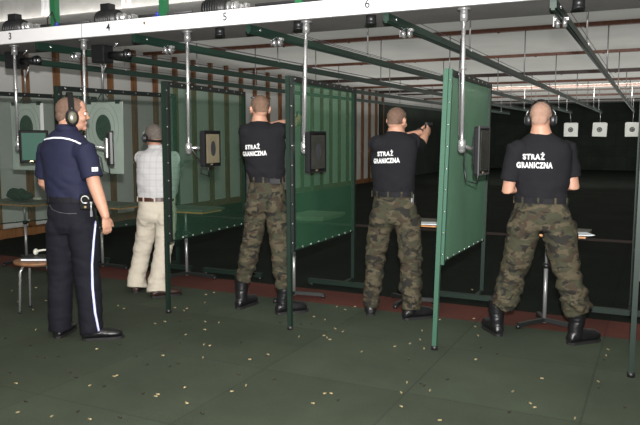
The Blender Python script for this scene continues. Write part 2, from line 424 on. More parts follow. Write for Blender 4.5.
for nm, pts, lab in (('junction_plug', (-5.2, 4.93, 2.435), 'small blue and white cable plug on the shelf left of number 4'), ('junction_plug', (-4.0, 4.93, 2.435), 'small blue cable plug on the shelf between numbers 4 and 5')):
    p = thing(nm, pts, lab, 'plug', 'cable plugs on the shelf')
    MB().box((0, 0, .07), (.06, .04, .14), bev=.005).cyl((0, 0, .14), (0, 0, .17), .014).build('plug_body', 'blue', p)
    MB().box((.06, 0, .05), (.05, .035, .10), bev=.005).build('socket', 'white', p)
sh = thing('drive_shaft', (-3, 5.1, 2.62), 'dark steel drive shafts lying along the shelf behind the white beam', 'shaft')
for x0, x1 in ((-5.6, -4.95), (-4.35, -3.75), (-3.1, -1.0)): MB().cyl((x0, 5.1, 2.62), (x1, 5.1, 2.62), .012, 10).build('rod', 'grey', sh, sh.location)
# winch reels hanging below the shelf
rl = thing('cable_reel', (0, 0, 0), '', 'reel')
MB().cyl((0, 0, -.055), (0, 0, 0), .038, 20).build('drum', 'black', rl); MB().cyl((0, 0, -.062), (0, 0, -.053), .042, 20).build('flange', 'black', rl)
for i, (p, lab) in enumerate([((-3.258, 4.731, 2.4), 'small black reel under the shelf below number 5'), ((-2.535, 4.664, 2.4), 'small black reel under the shelf beside the fourth chrome pole'),
                              ((-1.936, 4.722, 2.4), 'small black reel under the shelf below number 6'), ((-0.509, 4.816, 2.4), 'small black reel under the shelf at the top right of the range')]):
    o = rl if i == 0 else copy_tree(rl)
    o.location = (p[0], max(4.80, p[1]), 2.402); tag(o, lab, 'reel', 'black reels under the shelf')
pb = thing('drive_box', (0, 0, 0), '', 'drive')
MB().box((0, 0, -.085), (.16, .14, .17), bev=.012).build('housing', 'black', pb)
MB().cyl((.10, 0, -.10), (.30, 0, -.10), .035, 18).cyl((.30, 0, -.10), (.33, 0, -.10), .05, 18).build('drive_drum', 'black', pb)
MB().cyl((.33, -.0, -.10), (.345, 0, -.10), .02, 12).tube([(.2, -.06, -.04), (.26, -.07, -.0)], .008).build('bolt', 'chrome', pb)
for i, (x, lab) in enumerate([(-6.1, 'black drive box under the shelf at the far left of the beam'), (-4.9, 'black drive box under the shelf between numbers 3 and 4')]):
    o = pb if i == 0 else copy_tree(pb)
    o.location = (x, 5.2, 2.402); tag(o, lab, 'drive box', 'drive boxes under the shelf')

# ------------------------------------------------------------------ target rails
rail_spec = [(-.657, -.83, 'green target rail nearest the right side, running away over the far right shooter'),
             (-1.80, -1.86, 'green target rail reaching the beam just right of number 6'),
             (-2.955, -2.84, 'green target rail reaching the beam between numbers 5 and 6'),
             (-4.11, -3.85, 'green target rail reaching the beam between numbers 4 and 5'),
             (-5.27, -5.0, 'green target rail carrying the large paper target between officer and man in white'),
             (-6.43, -6.2, 'green target rail farthest left, carrying the paper target behind the green monitor')]
rails = []
for x0, x1, lab in rail_spec:
    r = thing('target_rail', (x0, 4.745, 2.36), lab, 'rail', 'green target rails')
    A = V((x0, 4.745, 2.372)); B = V((x1, 26.0, 2.38))
    b = MB(); b.bar(A, B, .042, .055); b.bar(A + V((0, 0, -.034)), B + V((0, 0, -.034)), .022, .014)
    b.build('channel', 'railgreen', r, r.location)
    for i, (y, mm, h) in enumerate(strips[:-2]):
        tt = (y - A.y) / (B.y - A.y); p = A.lerp(B, tt)
        MB().cyl((p.x, y, CH - h), (p.x, y, p.z), .009, 8).box((p.x, y, p.z + .03), (.05, .03, .02)).build('hanger_rod', 'steel', r, r.location)
    for k, yy in enumerate((7.2,)):
        tt = (yy - A.y) / (B.y - A.y); p = A.lerp(B, tt)
        MB().cyl((p.x, yy, CH), (p.x, yy, p.z), .009, 8).box((p.x, yy, p.z + .03), (.05, .03, .02)).build('hanger_rod', 'steel', r, r.location)
    MB().cyl(A + V((.035, .06, .05)), B + V((.035, 0, .06)), .0028, 6).cyl(A + V((-.045, .06, .06)), B + V((-.045, 0, .07)), .0028, 6).build('wire', 'ink', r, r.location)
    b = MB(); q = A.lerp(B, .022)
    b.cyl(q + V((-.035, 0, -.055)), q + V((-.012, 0, -.055)), .035, 20).cyl(q + V((.012, 0, -.055)), q + V((.035, 0, -.055)), .035, 20).box(q + V((0, 0, -.03)), (.10, .04, .02)).box(q + V((-.05, 0, -.045)), (.008, .05, .07))
    b.build('pulley', 'chrome', r, r.location)
    MB().cyl(A + V((-.026, .14, 0)), A + V((-.034, .14, 0)), .011, 10).cyl(A + V((.026, .14, 0)), A + V((.034, .14, 0)), .011, 10).build('bolt', 'chrome', r, r.location)
    rails.append(r)

# ------------------------------------------------------------------ booth screens
def screen(x0, film, lab, lean=0.0, backx=None, foot=(-.40, .36), upright='green', z0=.62, z1=.55):
    r = thing('booth_screen', (x0, FRONT, 0), lab, 'screen', 'green screens between the firing booths')
    bx = x0 - .06 if backx is None else backx
    F0 = V((x0, FRONT, 0)); F1 = V((x0 + lean, FRONT, 1.985)); B0 = V((bx, 6.5, 0)); B1 = V((bx + lean * .5, 6.5, 2.01))
    # front upright: slim leg with a wider strip beside the sheet
    b = MB(); b.bar(F0 + V((0, 0, .02)), F1, .032, .032, up=(0, 1, 0)); b.build('front_upright', upright, r, r.location)
    MB().cyl(F0, F0 + V((0, 0, .03)), .024, 14).build('foot_cap', 'black', r, r.location)
    fz0 = F0.lerp(F1, z0 / 1.985); bz0 = B0.lerp(B1, z1 / 2.01)
    b = MB(); b.bar(fz0 + V((.027, .02, 0)), F1 + V((.027, .02, 0)), .022, .03, up=(0, 1, 0)); b.build('edge_strip', 'litgreen' if upright == 'litgreen' else 'frame', r, r.location)
    b = MB(); b.bar(B0, B1, .035, .035, up=(0, 1, 0)); b.build('rear_upright', 'green', r, r.location)
    b = MB(); b.bar(F1 + V((0, 0, -.02)), B1 + V((0, 0, -.02)), .035, .045); b.build('top_bar', 'frame', r, r.location)
    # sheet with slight waviness
    n, m = 18, 14; vs = []; fs = []
    for i in range(n + 1):
        u = i / n; top = F1.lerp(B1, u) + V((0, 0, -.03)); bot = fz0.lerp(bz0, u)
        for j in range(m + 1):
            v = j / m; p = bot.lerp(top, v); w = math.sin(u * PI) * math.sin(v * PI)
            p = p + V((.006 * w * math.sin(u * 9 + v * 3 + x0), 0, 0)); vs.append(p)
    for i in range(n):
        for j in range(m): fs.append((i * (m + 1) + j, (i + 1) * (m + 1) + j, (i + 1) * (m + 1) + j + 1, i * (m + 1) + j + 1))
    k = len(vs); th = V((.003, 0, 0)); MB().add(vs, fs, 0, True).build('plastic_sheet', film, r, r.location)
    # rivets around the edge
    for q in range(9):
        u = (q + .5) / 9
        for p, d, rr in ((F1.lerp(B1, u) + V((.0185, 0, -.018)), V((.004, 0, 0)), .008), (fz0.lerp(bz0, u) + V((-.004, 0, .012)), V((.010, 0, 0)), .010), (fz0.lerp(F1, u) + V((.027, .006, 0)), V((0, -.006, 0)), .006)):
            MB().cyl(p, p + d, rr, 8).build('rivet', 'rivet', r, r.location)
    b = MB(); b.bar(fz0, bz0, .006, .012); b.build('hem', 'green', r, r.location)
    ft = MB().bar((bx + foot[0], 6.27, .045), (bx + foot[1], 6.27, .045), .05, .045).build('foot_rail', 'green', r, r.location)
    MB().cyl((bx + foot[0] + .03, 6.27, 0), (bx + foot[0] + .03, 6.27, .025), .025, 12).cyl((bx + foot[1] - .03, 6.27, 0), (bx + foot[1] - .03, 6.27, .025), .025, 12).build('foot_pad', 'black', ft, (0, 0, 0) if 0 else r.location)
    b = MB(); b.bar((bx, 6.27, .045), (bx, 6.5, .045), .04, .04); b.build('stay', 'green', r, r.location)
    return r
screen(-6.21, 'filmp', 'green screen at the left edge, only its back part in view')
screen(-4.995, 'filmp', 'pale green screen between the police officer and the man in the white shirt', lean=-.005)
screen(-3.77, 'filmq', 'pale see-through green screen in front of the man in white shirt', lean=.005, backx=-4.12)
screen(-2.565, 'film', 'green see-through screen just right of the tallest soldier', lean=-.01, backx=-2.80)
screen(-1.385, 'filmd', 'bright green screen leaning right beside the middle soldier', lean=.05, backx=-1.46, upright='litgreen')
screen(-.094, 'filmd', 'green screen cut off by the right edge of the view', lean=.01, upright='green')

# ------------------------------------------------------------------ monitors on chrome poles
def monitor(x, zb, elbow, c, az, size, kind, lab, arm=None):
    """pole down from the beam, elbow joint, arm and a flat monitor facing azimuth az"""
    Yp = 4.82
    p = thing('target_monitor', (x, Yp, 2.4), lab, 'monitor', 'target monitors hanging on chrome poles')
    top = V((x, Yp, 2.402)); bot = V((elbow[0], Yp, zb))
    MB().cyl(top, bot, .0145, 20).build('tube', 'chrome', p, p.location)
    MB().cyl(top, top - V((0, 0, .012)), .045, 20).cyl(top - V((0, 0, .012)), top - V((0, 0, .09)), .028, 20).build('flange', 'steel', p, p.location)
    mid = top.lerp(bot, .45)
    MB().cyl(mid, mid + V((0, 0, .012)), .023, 20).build('collar', 'steel', p, p.location)
    MB().cyl(bot + V((0, 0, .03)), bot - V((0, 0, .04)), .028, 20).sph(bot - V((0, 0, .035)), .028).build('elbow_joint', 'chrome', p, p.location)
    MB().tube([top + V((-.022, .02, -.2)), mid + V((-.03, .02, 0)), bot + V((-.028, .02, .06)), bot + V((-.01, .03, -.02))], .005, 8).build('cable', 'black', p, p.location)
    c = V(c); a = math.radians(az); nrm = V((math.sin(a), math.cos(a), 0)); sd = V((math.cos(a), -math.sin(a), 0)); R = Matrix((sd, nrm, V((0, 0, 1)))).transposed()
    w, h, d = size
    back = c - nrm * (d / 2 + .03)
    MB().tube([bot - V((0, 0, .01)), bot.lerp(back, .5) + V((0, 0, .0)), back], .012, 12).build('arm', 'chrome', p, p.location)
    O_ = p.location
    m = MB().box(c, (w, d, h), rot=R, bev=.012).build('monitor_housing', 'bezel' if kind != 'slim' else 'black', p, O_)
    MB().box(c - nrm * (d / 2 + .012), (w * .6, .024, h * .6), rot=R, bev=.008).cyl(back, back + nrm * .02, .04).build('back_mount', 'black' if kind != 'slim' else 'steel', m, O_)
    MB().box(c + nrm * (d / 2 + .001), (w - .05, .004, h - .055), rot=R).build('screen', {'green': 'screen', 'tan': 'tanscreen', 'dark': 'darkscreen', 'side': 'darkscreen', 'slim': 'silver'}[kind], m, O_)
    if kind in ('tan', 'dark'):
        q = c + nrm * (d / 2 + .0035)
        MB().loft([(q, sd * .042, V((0, 0, .065))), (q + nrm * .0012, sd * .042, V((0, 0, .065)))], 28, smooth=False).build('silhouette_image', 'ink', m, O_)
    e = c + nrm * (d / 2 + .001) + V((0, 0, -h / 2 + .016)) + sd * (w * .1)
    MB().box(e, (.03, .004, .012), rot=R).build('button', 'brass' if kind != 'slim' else 'silver', m, O_)
    if kind in ('dark', 'tan', 'slim', 'side'):
        MB().box(c + nrm * (d / 2 - .004) , (w + .006, .008, h + .006), rot=R).build('bezel_rim', 'bezel' if kind != 'side' else 'grey', m, O_)
    if kind == 'side' or kind == 'slim' or kind == 'tan':
        pts = [bot + V((.02, .02, -.02)), c + V((-.13, .02, -.1)), c + V((-.11, .02, -.22)), c + V((-.03, .02, -.24)), c + V((-.02, 0, -.15))]
        MB().tube(pts, .006, 8).build('cable', 'black', m, O_)
    return p
monitor(-5.66, 1.45, (-5.67, 0), (-5.542, 4.9, 1.427), 132, (.27, .32, .05), 'green', 'flat monitor with plain green screen facing the viewer, left of the officer')
monitor(-4.76, 1.45, (-4.785, 0), (-4.562, 4.9, 1.419), 42, (.27, .31, .045), 'slim', 'monitor seen edge on, its chrome pole behind the officer\'s head')
monitor(-3.60, 1.435, (-3.61, 0), (-3.46, 4.92, 1.422), 84, (.27, .30, .055), 'tan', 'monitor showing a black oval on tan, between man in white and tallest soldier')
monitor(-2.48, 1.45, (-2.50, 0), (-2.45, 4.92, 1.402), 92, (.27, .32, .05), 'dark', 'dark monitor hanging in front of the middle see-through green screen')
monitor(-1.255, 1.47, (-1.25, 0), (-1.138, 4.94, 1.424), 96, (.22, .34, .045), 'side', 'monitor seen from its side beside the bright green screen, with looped cable')

# ------------------------------------------------------------------ paper targets
def big_target(px, ytop, x, y, zt, lab, w=.52, h=.75):
    r = thing('paper_target', (x, y, zt - h), lab, 'target', 'large paper targets')
    n = 8; vs = []; fs = []
    for i in range(n + 1):
        for j in range(n + 1):
            u = i / n; v = j / n; vs.append(V((x + (u - .5) * w, y + .012 * math.sin(u * 5 + v * 2) * (1 - v), zt - h * (1 - v))))
    for i in range(n):
        for j in range(n): fs.append((i * (n + 1) + j, (i + 1) * (n + 1) + j, (i + 1) * (n + 1) + j + 1, i * (n + 1) + j + 1))
    k = len(vs); vs2 = [v + V((0, .003, 0)) for v in vs]
    MB().add(vs + vs2, fs + [tuple(a + k for a in f[::-1]) for f in fs], 0, True).build('paper', 'paper', r, r.location)
    c = V((x, y - .016, zt - .27))
    MB().loft([(c, V((.105, 0, 0)), V((0, 0, .14))), (c + V((0, .003, 0)), V((.105, 0, 0)), V((0, 0, .14)))], 32, smooth=False).build('bullseye', 'tgtgreen', r, r.location)
    b = MB()
    for a in (1.5, 2.0):
        pts = [c + V((.105 * a * math.cos(t * PI / 20), .002, .14 * a * math.sin(t * PI / 20))) for t in range(41)]
        pts = [p for p in pts if zt - h < p.z < zt]
        b.tube(pts, .0016, 6)
    b.build('ring_line', 'line', r, r.location)
    for sx in (-1, 1): MB().box((x + sx * w * .38, y, zt), (.05, .03, .04)).build('clip', 'black', r, r.location)
    b = MB(); b.bar((x - w * .42, y, zt + .012), (x + w * .42, y, zt + .012), .012, .012)
    b.cyl((x - .09, y, zt + .015), (x, y, zt + .12), .006, 8).cyl((x + .09, y, zt + .015), (x, y, zt + .12), .006, 8).cyl((x, y, zt + .01), (x, y, zt + .12), .006, 8)
    b.build('fork', 'ink', r, r.location)
    MB().cyl((x, y, zt + .11), (x, y, 2.34), .011, 10).tube([(x, y, 2.18), (x + .07, y, 2.30)], .009, 8).build('hanger_rod', 'steel', r, r.location)
    MB().box((x, y, 2.325), (.10, .05, .03)).build('trolley', 'black', r, r.location)
big_target(103, 0, -5.285, 5.60, 1.885, 'large white paper target with green oval, between officer and man in white')
big_target(27, 0, -6.45, 5.62, 1.895, 'large white paper target with green oval behind the green monitor')
for (x, xr, tilt, lab) in ((-2.79, -2.84, 0, 'small square target nearest the far right soldier\'s head'), (-1.86, -1.86, .04, 'middle one of the three small square targets downrange'), (-.84, -.83, -.01, 'small square target at the right edge of the view')):
    r = thing('square_target', (x, 25.5, 1.53), lab, 'target', 'small square targets far downrange')
    R = Matrix.Rotation(tilt, 3, 'Y')
    MB().box((x, 25.5, 1.765), (.46, .006, .46), rot=R).build('paper', 'paper', r, r.location)
    for rr, mm, dy, nm in ((.085, 'tgtblack', .0045, 'bullseye'),):
        c = V((x - .01, 25.5 - dy, 1.77)); MB().loft([(c, V((rr, 0, 0)), V((0, 0, rr))), (c + V((0, .002, 0)), V((rr, 0, 0)), V((0, 0, rr)))], 28, smooth=False).build(nm, mm, r, r.location)
    b = MB()
    for rad in (.055, .03):
        c = V((x - .01, 25.494, 1.77)); b.tube([c + V((rad * math.cos(t * PI / 12), 0, rad * math.sin(t * PI / 12))) for t in range(25)], .004, 6)
    b.build('ring_line', 'paper', r, r.location)
    MB().cyl((x, 25.5, 2.0), (xr, 25.5, 2.36), .010, 8).bar((x - .2, 25.5, 2.0), (x + .2, 25.5, 2.0), .02, .025).build('hanger', 'steel', r, r.location)

# ------------------------------------------------------------------ shooting tables
def table(base, top, lab, yaw=0, tw=.52, td=.40, edge='orange', mat_top='tabletop', feet=3, frot=0, fl=.28):
    base = V(base); t = thing('shooting_table', base, lab, 'table', 'small pole tables in the firing booths', )
    L = t.location
    topv = V((top[0], top[1], .75))
    b = MB(); b.cyl((base.x, base.y, .02), (base.x, base.y, .5), .016, 16); b.build('pole', 'steel', t, L)
    MB().cyl((base.x, base.y, .48), (base.x, base.y, .74), .012, 16).build('inner_pole', 'steel', t, L)
    MB().cyl((base.x, base.y, .47), (base.x, base.y, .51), .026, 16).cyl((base.x + .02, base.y, .49), (base.x + .055, base.y, .49), .008, 10).build('clamp', 'black', t, L)
    MB().box((topv.x, topv.y, .765), (tw, td, .024), rz=yaw).build('table_top', mat_top, t, L)
    MB().box((topv.x, topv.y, .745), (tw * .9, td * .9, .02), rz=yaw).box((base.x * .5 + topv.x * .5, base.y * .5 + topv.y * .5, .735), (max(.12, abs(base.x - topv.x) + .1), .1, .02)).build('under_frame', edge, t, L)
    for k in range(feet):
        a = frot + k * 2 * PI / feet
        e = V((base.x + fl * math.cos(a), base.y + fl * math.sin(a), .02))
        MB().bar((base.x, base.y, .045), (e.x, e.y, .03), .035, .03).build('leg', 'frame', t, L)
        MB().cyl((e.x, e.y, 0), (e.x, e.y, .03), .02, 12).build('foot', 'black', t, L)
    return t
table((-0.774, 5.722, 0), (-.67, 5.80, 0), 'pole table partly hidden behind the far right soldier\'s leg', frot=1.9, tw=.42, td=.30, fl=.26)
table((-2.02, 5.95, 0), (-1.86, 5.95, 0), 'pole table behind the middle soldier\'s right leg', frot=.4, tw=.40, td=.30, fl=.24)
table((-3.068, 5.699, -0), (-2.98, 6.0, 0), 'pole table in the tallest soldier\'s booth, seen through the middle screen', frot=.35, tw=.40, td=.5, edge='tabletop')
table((-4.566, 6.02, 0), (-4.426, 5.947, 0.76), 'pole table seen through the screen right of the man in white', frot=.1, tw=.56, td=.4, fl=.34)
table((-5.765, 6.012, 0), (-5.496, 5.92, 0.77), 'pole table behind the officer\'s right hand', frot=.2, tw=.56, td=.4, fl=.30)
table((-6.881, 5.899, 0), (-6.718, 5.729, 0.77), 'pole table at the left carrying the dark green bag', frot=.5, tw=.80, td=.42, fl=.32)
# papers on the two right hand tables
for (c, rz, lab) in (((-0.558, 5.576, 0.779), .3, 'white sheets of paper on the table beside the far right soldier'), ((-1.752, 5.712, 0.779), .1, 'white sheets of paper on the table beside the middle soldier')):
    b = MB()
    for k in range(4): b.box((c[0] + .006 * k, c[1] - .004 * k, .7785 + .002 * k), (.22, .17, .0018), rz=rz + .05 * k)
    o = b.build('paper_sheets', 'whitepaper', None, V((c[0], c[1], .777))); o.location = (c[0], c[1], .777)
    tag(o, lab, 'papers', 'papers on the tables')
# dark green bag
c = V((-6.677, 5.666, 0.777))
bag = thing('canvas_bag', c, 'crumpled dark green canvas bag on the table at the left', 'bag')
b = MB(); b.ell(c + V((0, 0, .045)), (.20, 0, 0), (0, .09, 0), (0, 0, .055)); b.ell(c + V((-.09, 0, .075)), (.08, 0, 0), (0, .07, 0), (0, 0, .055)); b.ell(c + V((.03, .0, .07)), (.06, 0, 0), (0, .06, 0), (0, 0, .06))
me = remesh(b.mesh('bag', c), .008, 2, lambda p, n: .012 * noise.noise(p * 22) + .006 * noise.noise(p * 50))
zmin = min(v.co.z for v in me.vertices)
for v in me.vertices: v.co.z -= zmin
link('bag_body', me, 'bag', bag)
MB().tube([c + V((-.15, -.02, .05)), c + V((-.08, -.07, .13)), c + V((.02, -.07, .14)), c + V((.09, -.02, .07))], .009, 8).build('handle', 'bag', bag, c)
c2 = V((-6.65, 5.896, 0.777)); o = MB().box((0, 0, .012), (.09, .05, .024), bev=.004).build('cartridge_box', 'cream'); o.location = c2
tag(o, 'tiny cream box on the table right of the dark green bag', 'box')

# ------------------------------------------------------------------ stool
sc = V((-4.834, 4.272, 0.44)); sc.z = 0
st = thing('stool', sc, 'low stool with brown wooden seat and steel legs left of the officer', 'stool')
b = MB(); b.loft([(sc + V((0, 0, z)), V((.185 * k, .09 * k, 0)), V((-.09 * k, .185 * k, 0))) for z, k in ((.425, .93), (.43, .99), (.445, 1.02), (.452, 1.0), (.455, .95))], 40)
b.build('seat', 'seatwood', st, sc)
for dx, dy in ((-.068, -.145), (-.160, .035), (.155, -.035), (.070, .150)):
    MB().tube([sc + V((dx * .8, dy * .8, .42)), sc + V((dx, dy, .36)), sc + V((dx * 1.12, dy * 1.12, .012))], .011, 12).build('leg', 'chrome', st, sc)
    MB().cyl(sc + V((dx * 1.12, dy * 1.12, 0)), sc + V((dx * 1.12, dy * 1.12, .02)), .014, 12).build('leg_tip', 'black', st, sc)
b = MB(); ring = [sc + V((.12 * math.cos(t * PI / 10), .11 * math.sin(t * PI / 10), .415)) for t in range(21)]; b.tube(ring, .009, 8); b.build('seat_ring', 'chrome', st, sc)
fc = V((sc.x + .01, sc.y, .4565))
fo = thing('document_case', fc, 'flat black case with pale edge lying on the stool seat', 'case')
MB().box(fc + V((0, 0, .016)), (.25, .19, .030), rz=.5, bev=.005).build('shell', 'black', fo, fc)
R = Matrix.Rotation(.5, 3, 'Z'); MB().box(fc + R @ V((-.0, -.098, .012)), (.245, .008, .014), rz=.5).build('pale_edge', 'whitepaper', fo, fc)
ec = fc + V((.03, .02, .032))
em = thing('spare_ear_defenders', ec, 'cream ear defenders resting on the black case on the stool', 'ear defenders')
MB().tube([ec + R @ V((-.085 + .17 * t / 10, .02, .028 + .018 * math.sin(PI * t / 10))) for t in range(11)], .009, 8).build('headband', 'cream', em, ec)
for sx in (-1, 1): MB().ell(ec + R @ V((sx * .075, .02, .030)), R @ V((.020, 0, 0)), R @ V((0, .036, 0)), (0, 0, .029)).build('ear_cup', 'cream', em, ec)

# ------------------------------------------------------------------ people
def az(deg): a = math.radians(deg); return V((math.sin(a), math.cos(a), 0)), V((math.cos(a), -math.sin(a), 0))
Z = V((0, 0, 1))

def head_shapes(b, c, f, s, k=1.0):
    u = Z
    def E(p, r): b.ell(c + s * p[0] * k + f * p[1] * k + u * p[2] * k, s * r[0] * k, f * r[1] * k, u * r[2] * k, 20, 14)
    E((0, -.012, .038), (.077, .097, .083)); E((0, .022, -.012), (.067, .074, .092)); E((0, .03, -.07), (.052, .058, .042))
    E((0, .076, -.092), (.022, .02, .02)); E((0, .03, .05), (.066, .066, .06))
    E((0, .096, -.002), (.010, .014, .030)); E((0, .108, -.022), (.014, .014, .012)); E((.011, .100, -.026), (.008, .010, .008)); E((-.011, .100, -.026), (.008, .010, .008))
    E((0, .082, .026), (.048, .018, .011)); E((.036, .060, -.028), (.028, .03, .026)); E((-.036, .060, -.028), (.028, .03, .026))
    E((0, .090, -.053), (.024, .010, .006)); E((0, .089, -.064), (.021, .010, .007)); E((0, -.07, -.01), (.056, .038, .05))
    for sx in (-1, 1):
        E((sx * .080, -.012, -.002), (.010, .020, .031)); E((sx * .088, -.018, .006), (.008, .014, .022)); E((sx * .080, -.004, -.026), (.009, .010, .012))

def hand(b, w, d, n, t, curl=.5, k=1.0, thumb=.6):
    """w wrist, d finger direction, n palm normal, t thumb side direction"""
    w = V(w); d = V(d).normalized(); n = V(n); n = (n - d * n.dot(d)).normalized(); t = V(t); t = (t - d * t.dot(d) - n * t.dot(n)).normalized()
    secs = [(w - d * .015, t * .026, n * .020), (w + d * .01, t * .027, n * .018), (w + d * .04, t * .037, n * .016), (w + d * .075, t * .041, n * .014), (w + d * .092, t * .038, n * .011)]
    b.loft([(w + (V(c) - w) * k, ax * k, ay * k) for c, ax, ay in secs], 16)
    for i, (off, ln, r) in enumerate(((.030, .072, .0092), (.010, .080, .0095), (-.010, .074, .0092), (-.029, .058, .0082))):
        p = w + (d * .080 + t * off) * k; pts = [p - d * .02 * k]; rs = [r * k]; a = curl * .35
        pts.append(p.copy()); rs.append(r * k)
        for fr in (.45, .32, .25):
            dd = (d * math.cos(a) + n * math.sin(a) + t * off * 1.2).normalized(); p = p + dd * ln * fr * k; pts.append(p.copy()); rs.append(rs[-1] * .93); a += curl
        b.tube(pts, rs, 10, cap=True)
    p = w + (d * .022 + t * .022) * k; pts = [p.copy()]; rs = [.013 * k]
    for fr, mixn in ((.034, .2), (.032, .45 * thumb + .2), (.026, .8 * thumb)):
        dd = (d * .75 + t * (.75 - mixn * .6) + n * mixn).normalized(); p = p + dd * fr * k; pts.append(p.copy()); rs.append(rs[-1] * .92)
    b.tube(pts, rs, 10, cap=True)

def wrinkle(amp, fx=9, fz=20, seed=0, zones=()):
    def fn(p, n):
        q = V((p.x * fx + seed, p.y * fx, p.z * fz)); a = amp
        for z, w, g in zones:
            a += g * math.exp(-((p.z - z) / w) ** 2)
        return a * 1.35 * (noise.noise(q) * 1.0 + .5 * noise.noise(q * 2.1) + .6 * (abs(noise.noise(V((p.x * 5 + seed, p.y * 5, p.z * 12 + p.x * 8)))) - .2))
    return fn

def ring_secs(secs, s, f, grow=0.0):
    return [(V(c), s * (w + grow), f * (d + grow)) for c, w, d in secs]

def person(name_label, root, face_az, head, torso, arms, legs, shoes, mats, head_az=None, neck_r=.058, head_k=1.0, hand_spec=(), hair=None,
           sleeve=(.62, .62), belt=None, seed=1, trouser_amp=.006, legzones=(), hem_flat=False):
    legs = [([V(p) for p in pts], list(rs)) for pts, rs in legs]
    for (pts, rs), sp in zip(legs, shoes):
        if sp[2] == 'shoe':                       # hems fall over the shoe
            e = V(sp[0]) + az(sp[1])[0] * -.012; pts[-2].x = pts[-2].x * .4 + e.x * .6; pts[-2].y = pts[-2].y * .4 + e.y * .6
            pts[-1] = V((e.x, e.y, .045))
    f, s = az(face_az); fh, sh = az(face_az if head_az is None else head_az)
    r = thing('person', root, name_label, 'person', 'men on the firing line'); O = r.location.copy()
    skin, shirt_m, trouser_m, shoe_m = mats
    head = V(head)
    # --- body: one continuous surface
    b = MB(); head_shapes(b, head, fh, sh, head_k)
    nb = V(torso[-1][0])
    b.loft([(head + V((0, 0, -.03)) - fh * .02, sh * neck_r, fh * neck_r), (head.lerp(nb, .55) - f * .012, s * neck_r, f * (neck_r + .002)), (nb + V((0, 0, .0)), s * (neck_r + .012), f * (neck_r + .01)), (nb - Z * .05, s * (neck_r + .05), f * (neck_r + .01))], 20)
    b.loft(ring_secs(torso, s, f, -.018)[:], 24)
    for (pts, rs, sl) in arms:
        b.tube([V(pts[0]).lerp(V(pts[1]), .12)] + list(pts[1:]), [rs[0] * .86] + rs[1:], 16, cap=True)
    for hs in hand_spec: hand(b, *hs)
    hp = []
    for pts, rs in legs: b.tube(list(pts[:-1]), [q * .6 for q in rs[:-1]], 16, cap=True)
    me = remesh(b.mesh('body', O), .006, 2)
    link('body', me, skin, r)
    # --- shirt
    b = MB(); b.loft(ring_secs(torso, s, f), 32)
    for (pts, rs, sl), cut in zip(arms, sleeve):
        pts = [V(p) for p in pts]
        tot = sum((pts[i + 1] - pts[i]).length for i in range(2)); want = (pts[1] - pts[0]).length * cut
        d = (pts[1] - pts[0]).normalized(); e = pts[0] + d * want
        inn = (nb - pts[0]); inn.z = 0
        st_ = pts[0] + inn * .35 - Z * .01
        b.ell(pts[0] + (inn * .12) - Z * .004, Z.cross(d).normalized() * sl * 1.12 if abs(d.z) < .9 else s * sl * 1.12, (d.cross(Z.cross(d)).normalized() if abs(d.z) < .9 else f) * sl * 1.12, (d if abs(d.z) < .9 else Z) * sl * 1.12)
        b.tube([st_, pts[0], pts[0].lerp(e, .5), e], [sl * 1.0, sl * 1.1, sl * 1.02, sl], 20)
    me = remesh(b.mesh('shirt', O), .009, 3, wrinkle(.0045, 7, 11, seed, ((torso[0][0][2] + .05, .10, .007),)))
    sh_o = link('shirt', me, shirt_m, r)
    # --- trousers
    b = MB(); w0 = torso[0]
    top = V(w0[0])
    hips = [V(l[0][0]) for l in legs]; hc = (hips[0] + hips[1]) / 2
    hw = (hips[1] - hips[0]).length / 2 + legs[0][1][0] * .92
    b.loft([(top + Z * .012, s * (w0[1] - .008), f * (w0[2] - .004)), (top - Z * .03, s * (w0[1] - .002), f * (w0[2] + .002)), (top.lerp(hc, .55), s * (hw * .93), f * (w0[2] + .016)), (hc, s * hw, f * (w0[2] + .012)), (hc - Z * .05, s * hw * .9, f * (w0[2] - .012))], 28)
    for pts, rs in legs: b.tube([V(pts[0]) + Z * .02] + list(pts), [rs[0] * .95] + list(rs), 24)
    # buttocks
    for h_ in hips: b.ell(V(h_) - f * .045 + Z * .0, s * .088, f * .095, Z * .10)
    me = remesh(b.mesh('trousers', O), .009, 2, wrinkle(trouser_amp, 8, 15, seed + 5, legzones))
    tr_o = link('trousers', me, trouser_m, r)
    # --- belt
    if belt:
        pts = []; n = 40; bm_w, bm_d = w0[1] + .006, w0[2] + .008
        c = top + Z * belt[1]
        vs = []; fs = []
        for k in range(n):
            t = 2 * PI * k / n
            for g, dz in ((0, -.019), (0, .019), (-.02, .019), (-.02, -.019)):
                vs.append(c + s * (bm_w + g) * math.cos(t) + f * (bm_d + g) * math.sin(t) + Z * dz)
        for k in range(n):
            k2 = (k + 1) % n
            for q in range(4): fs.append((k * 4 + q, k2 * 4 + q, k2 * 4 + (q + 1) % 4, k * 4 + (q + 1) % 4))
        bo = MB().add(vs, fs, 0, False).build('belt', belt[0], r, O)
        MB().box(c + f * (bm_d + .004), (.05, .008, .045), rot=Matrix((s, f, Z)).transposed()).build('buckle', 'steel', bo, O)
        for k_, tt in enumerate((200, 235, 270, 305, 340)):
            t = math.radians(tt); nn = (s * math.cos(t) + f * math.sin(t)).normalized()
            MB().box(c + s * (bm_w + .003) * math.cos(t) + f * (bm_d + .003) * math.sin(t), (.014, .006, .052), rot=Matrix((nn.cross(Z).normalized(), nn, Z)).transposed()).build('belt_loop', trouser_m, tr_o, O)
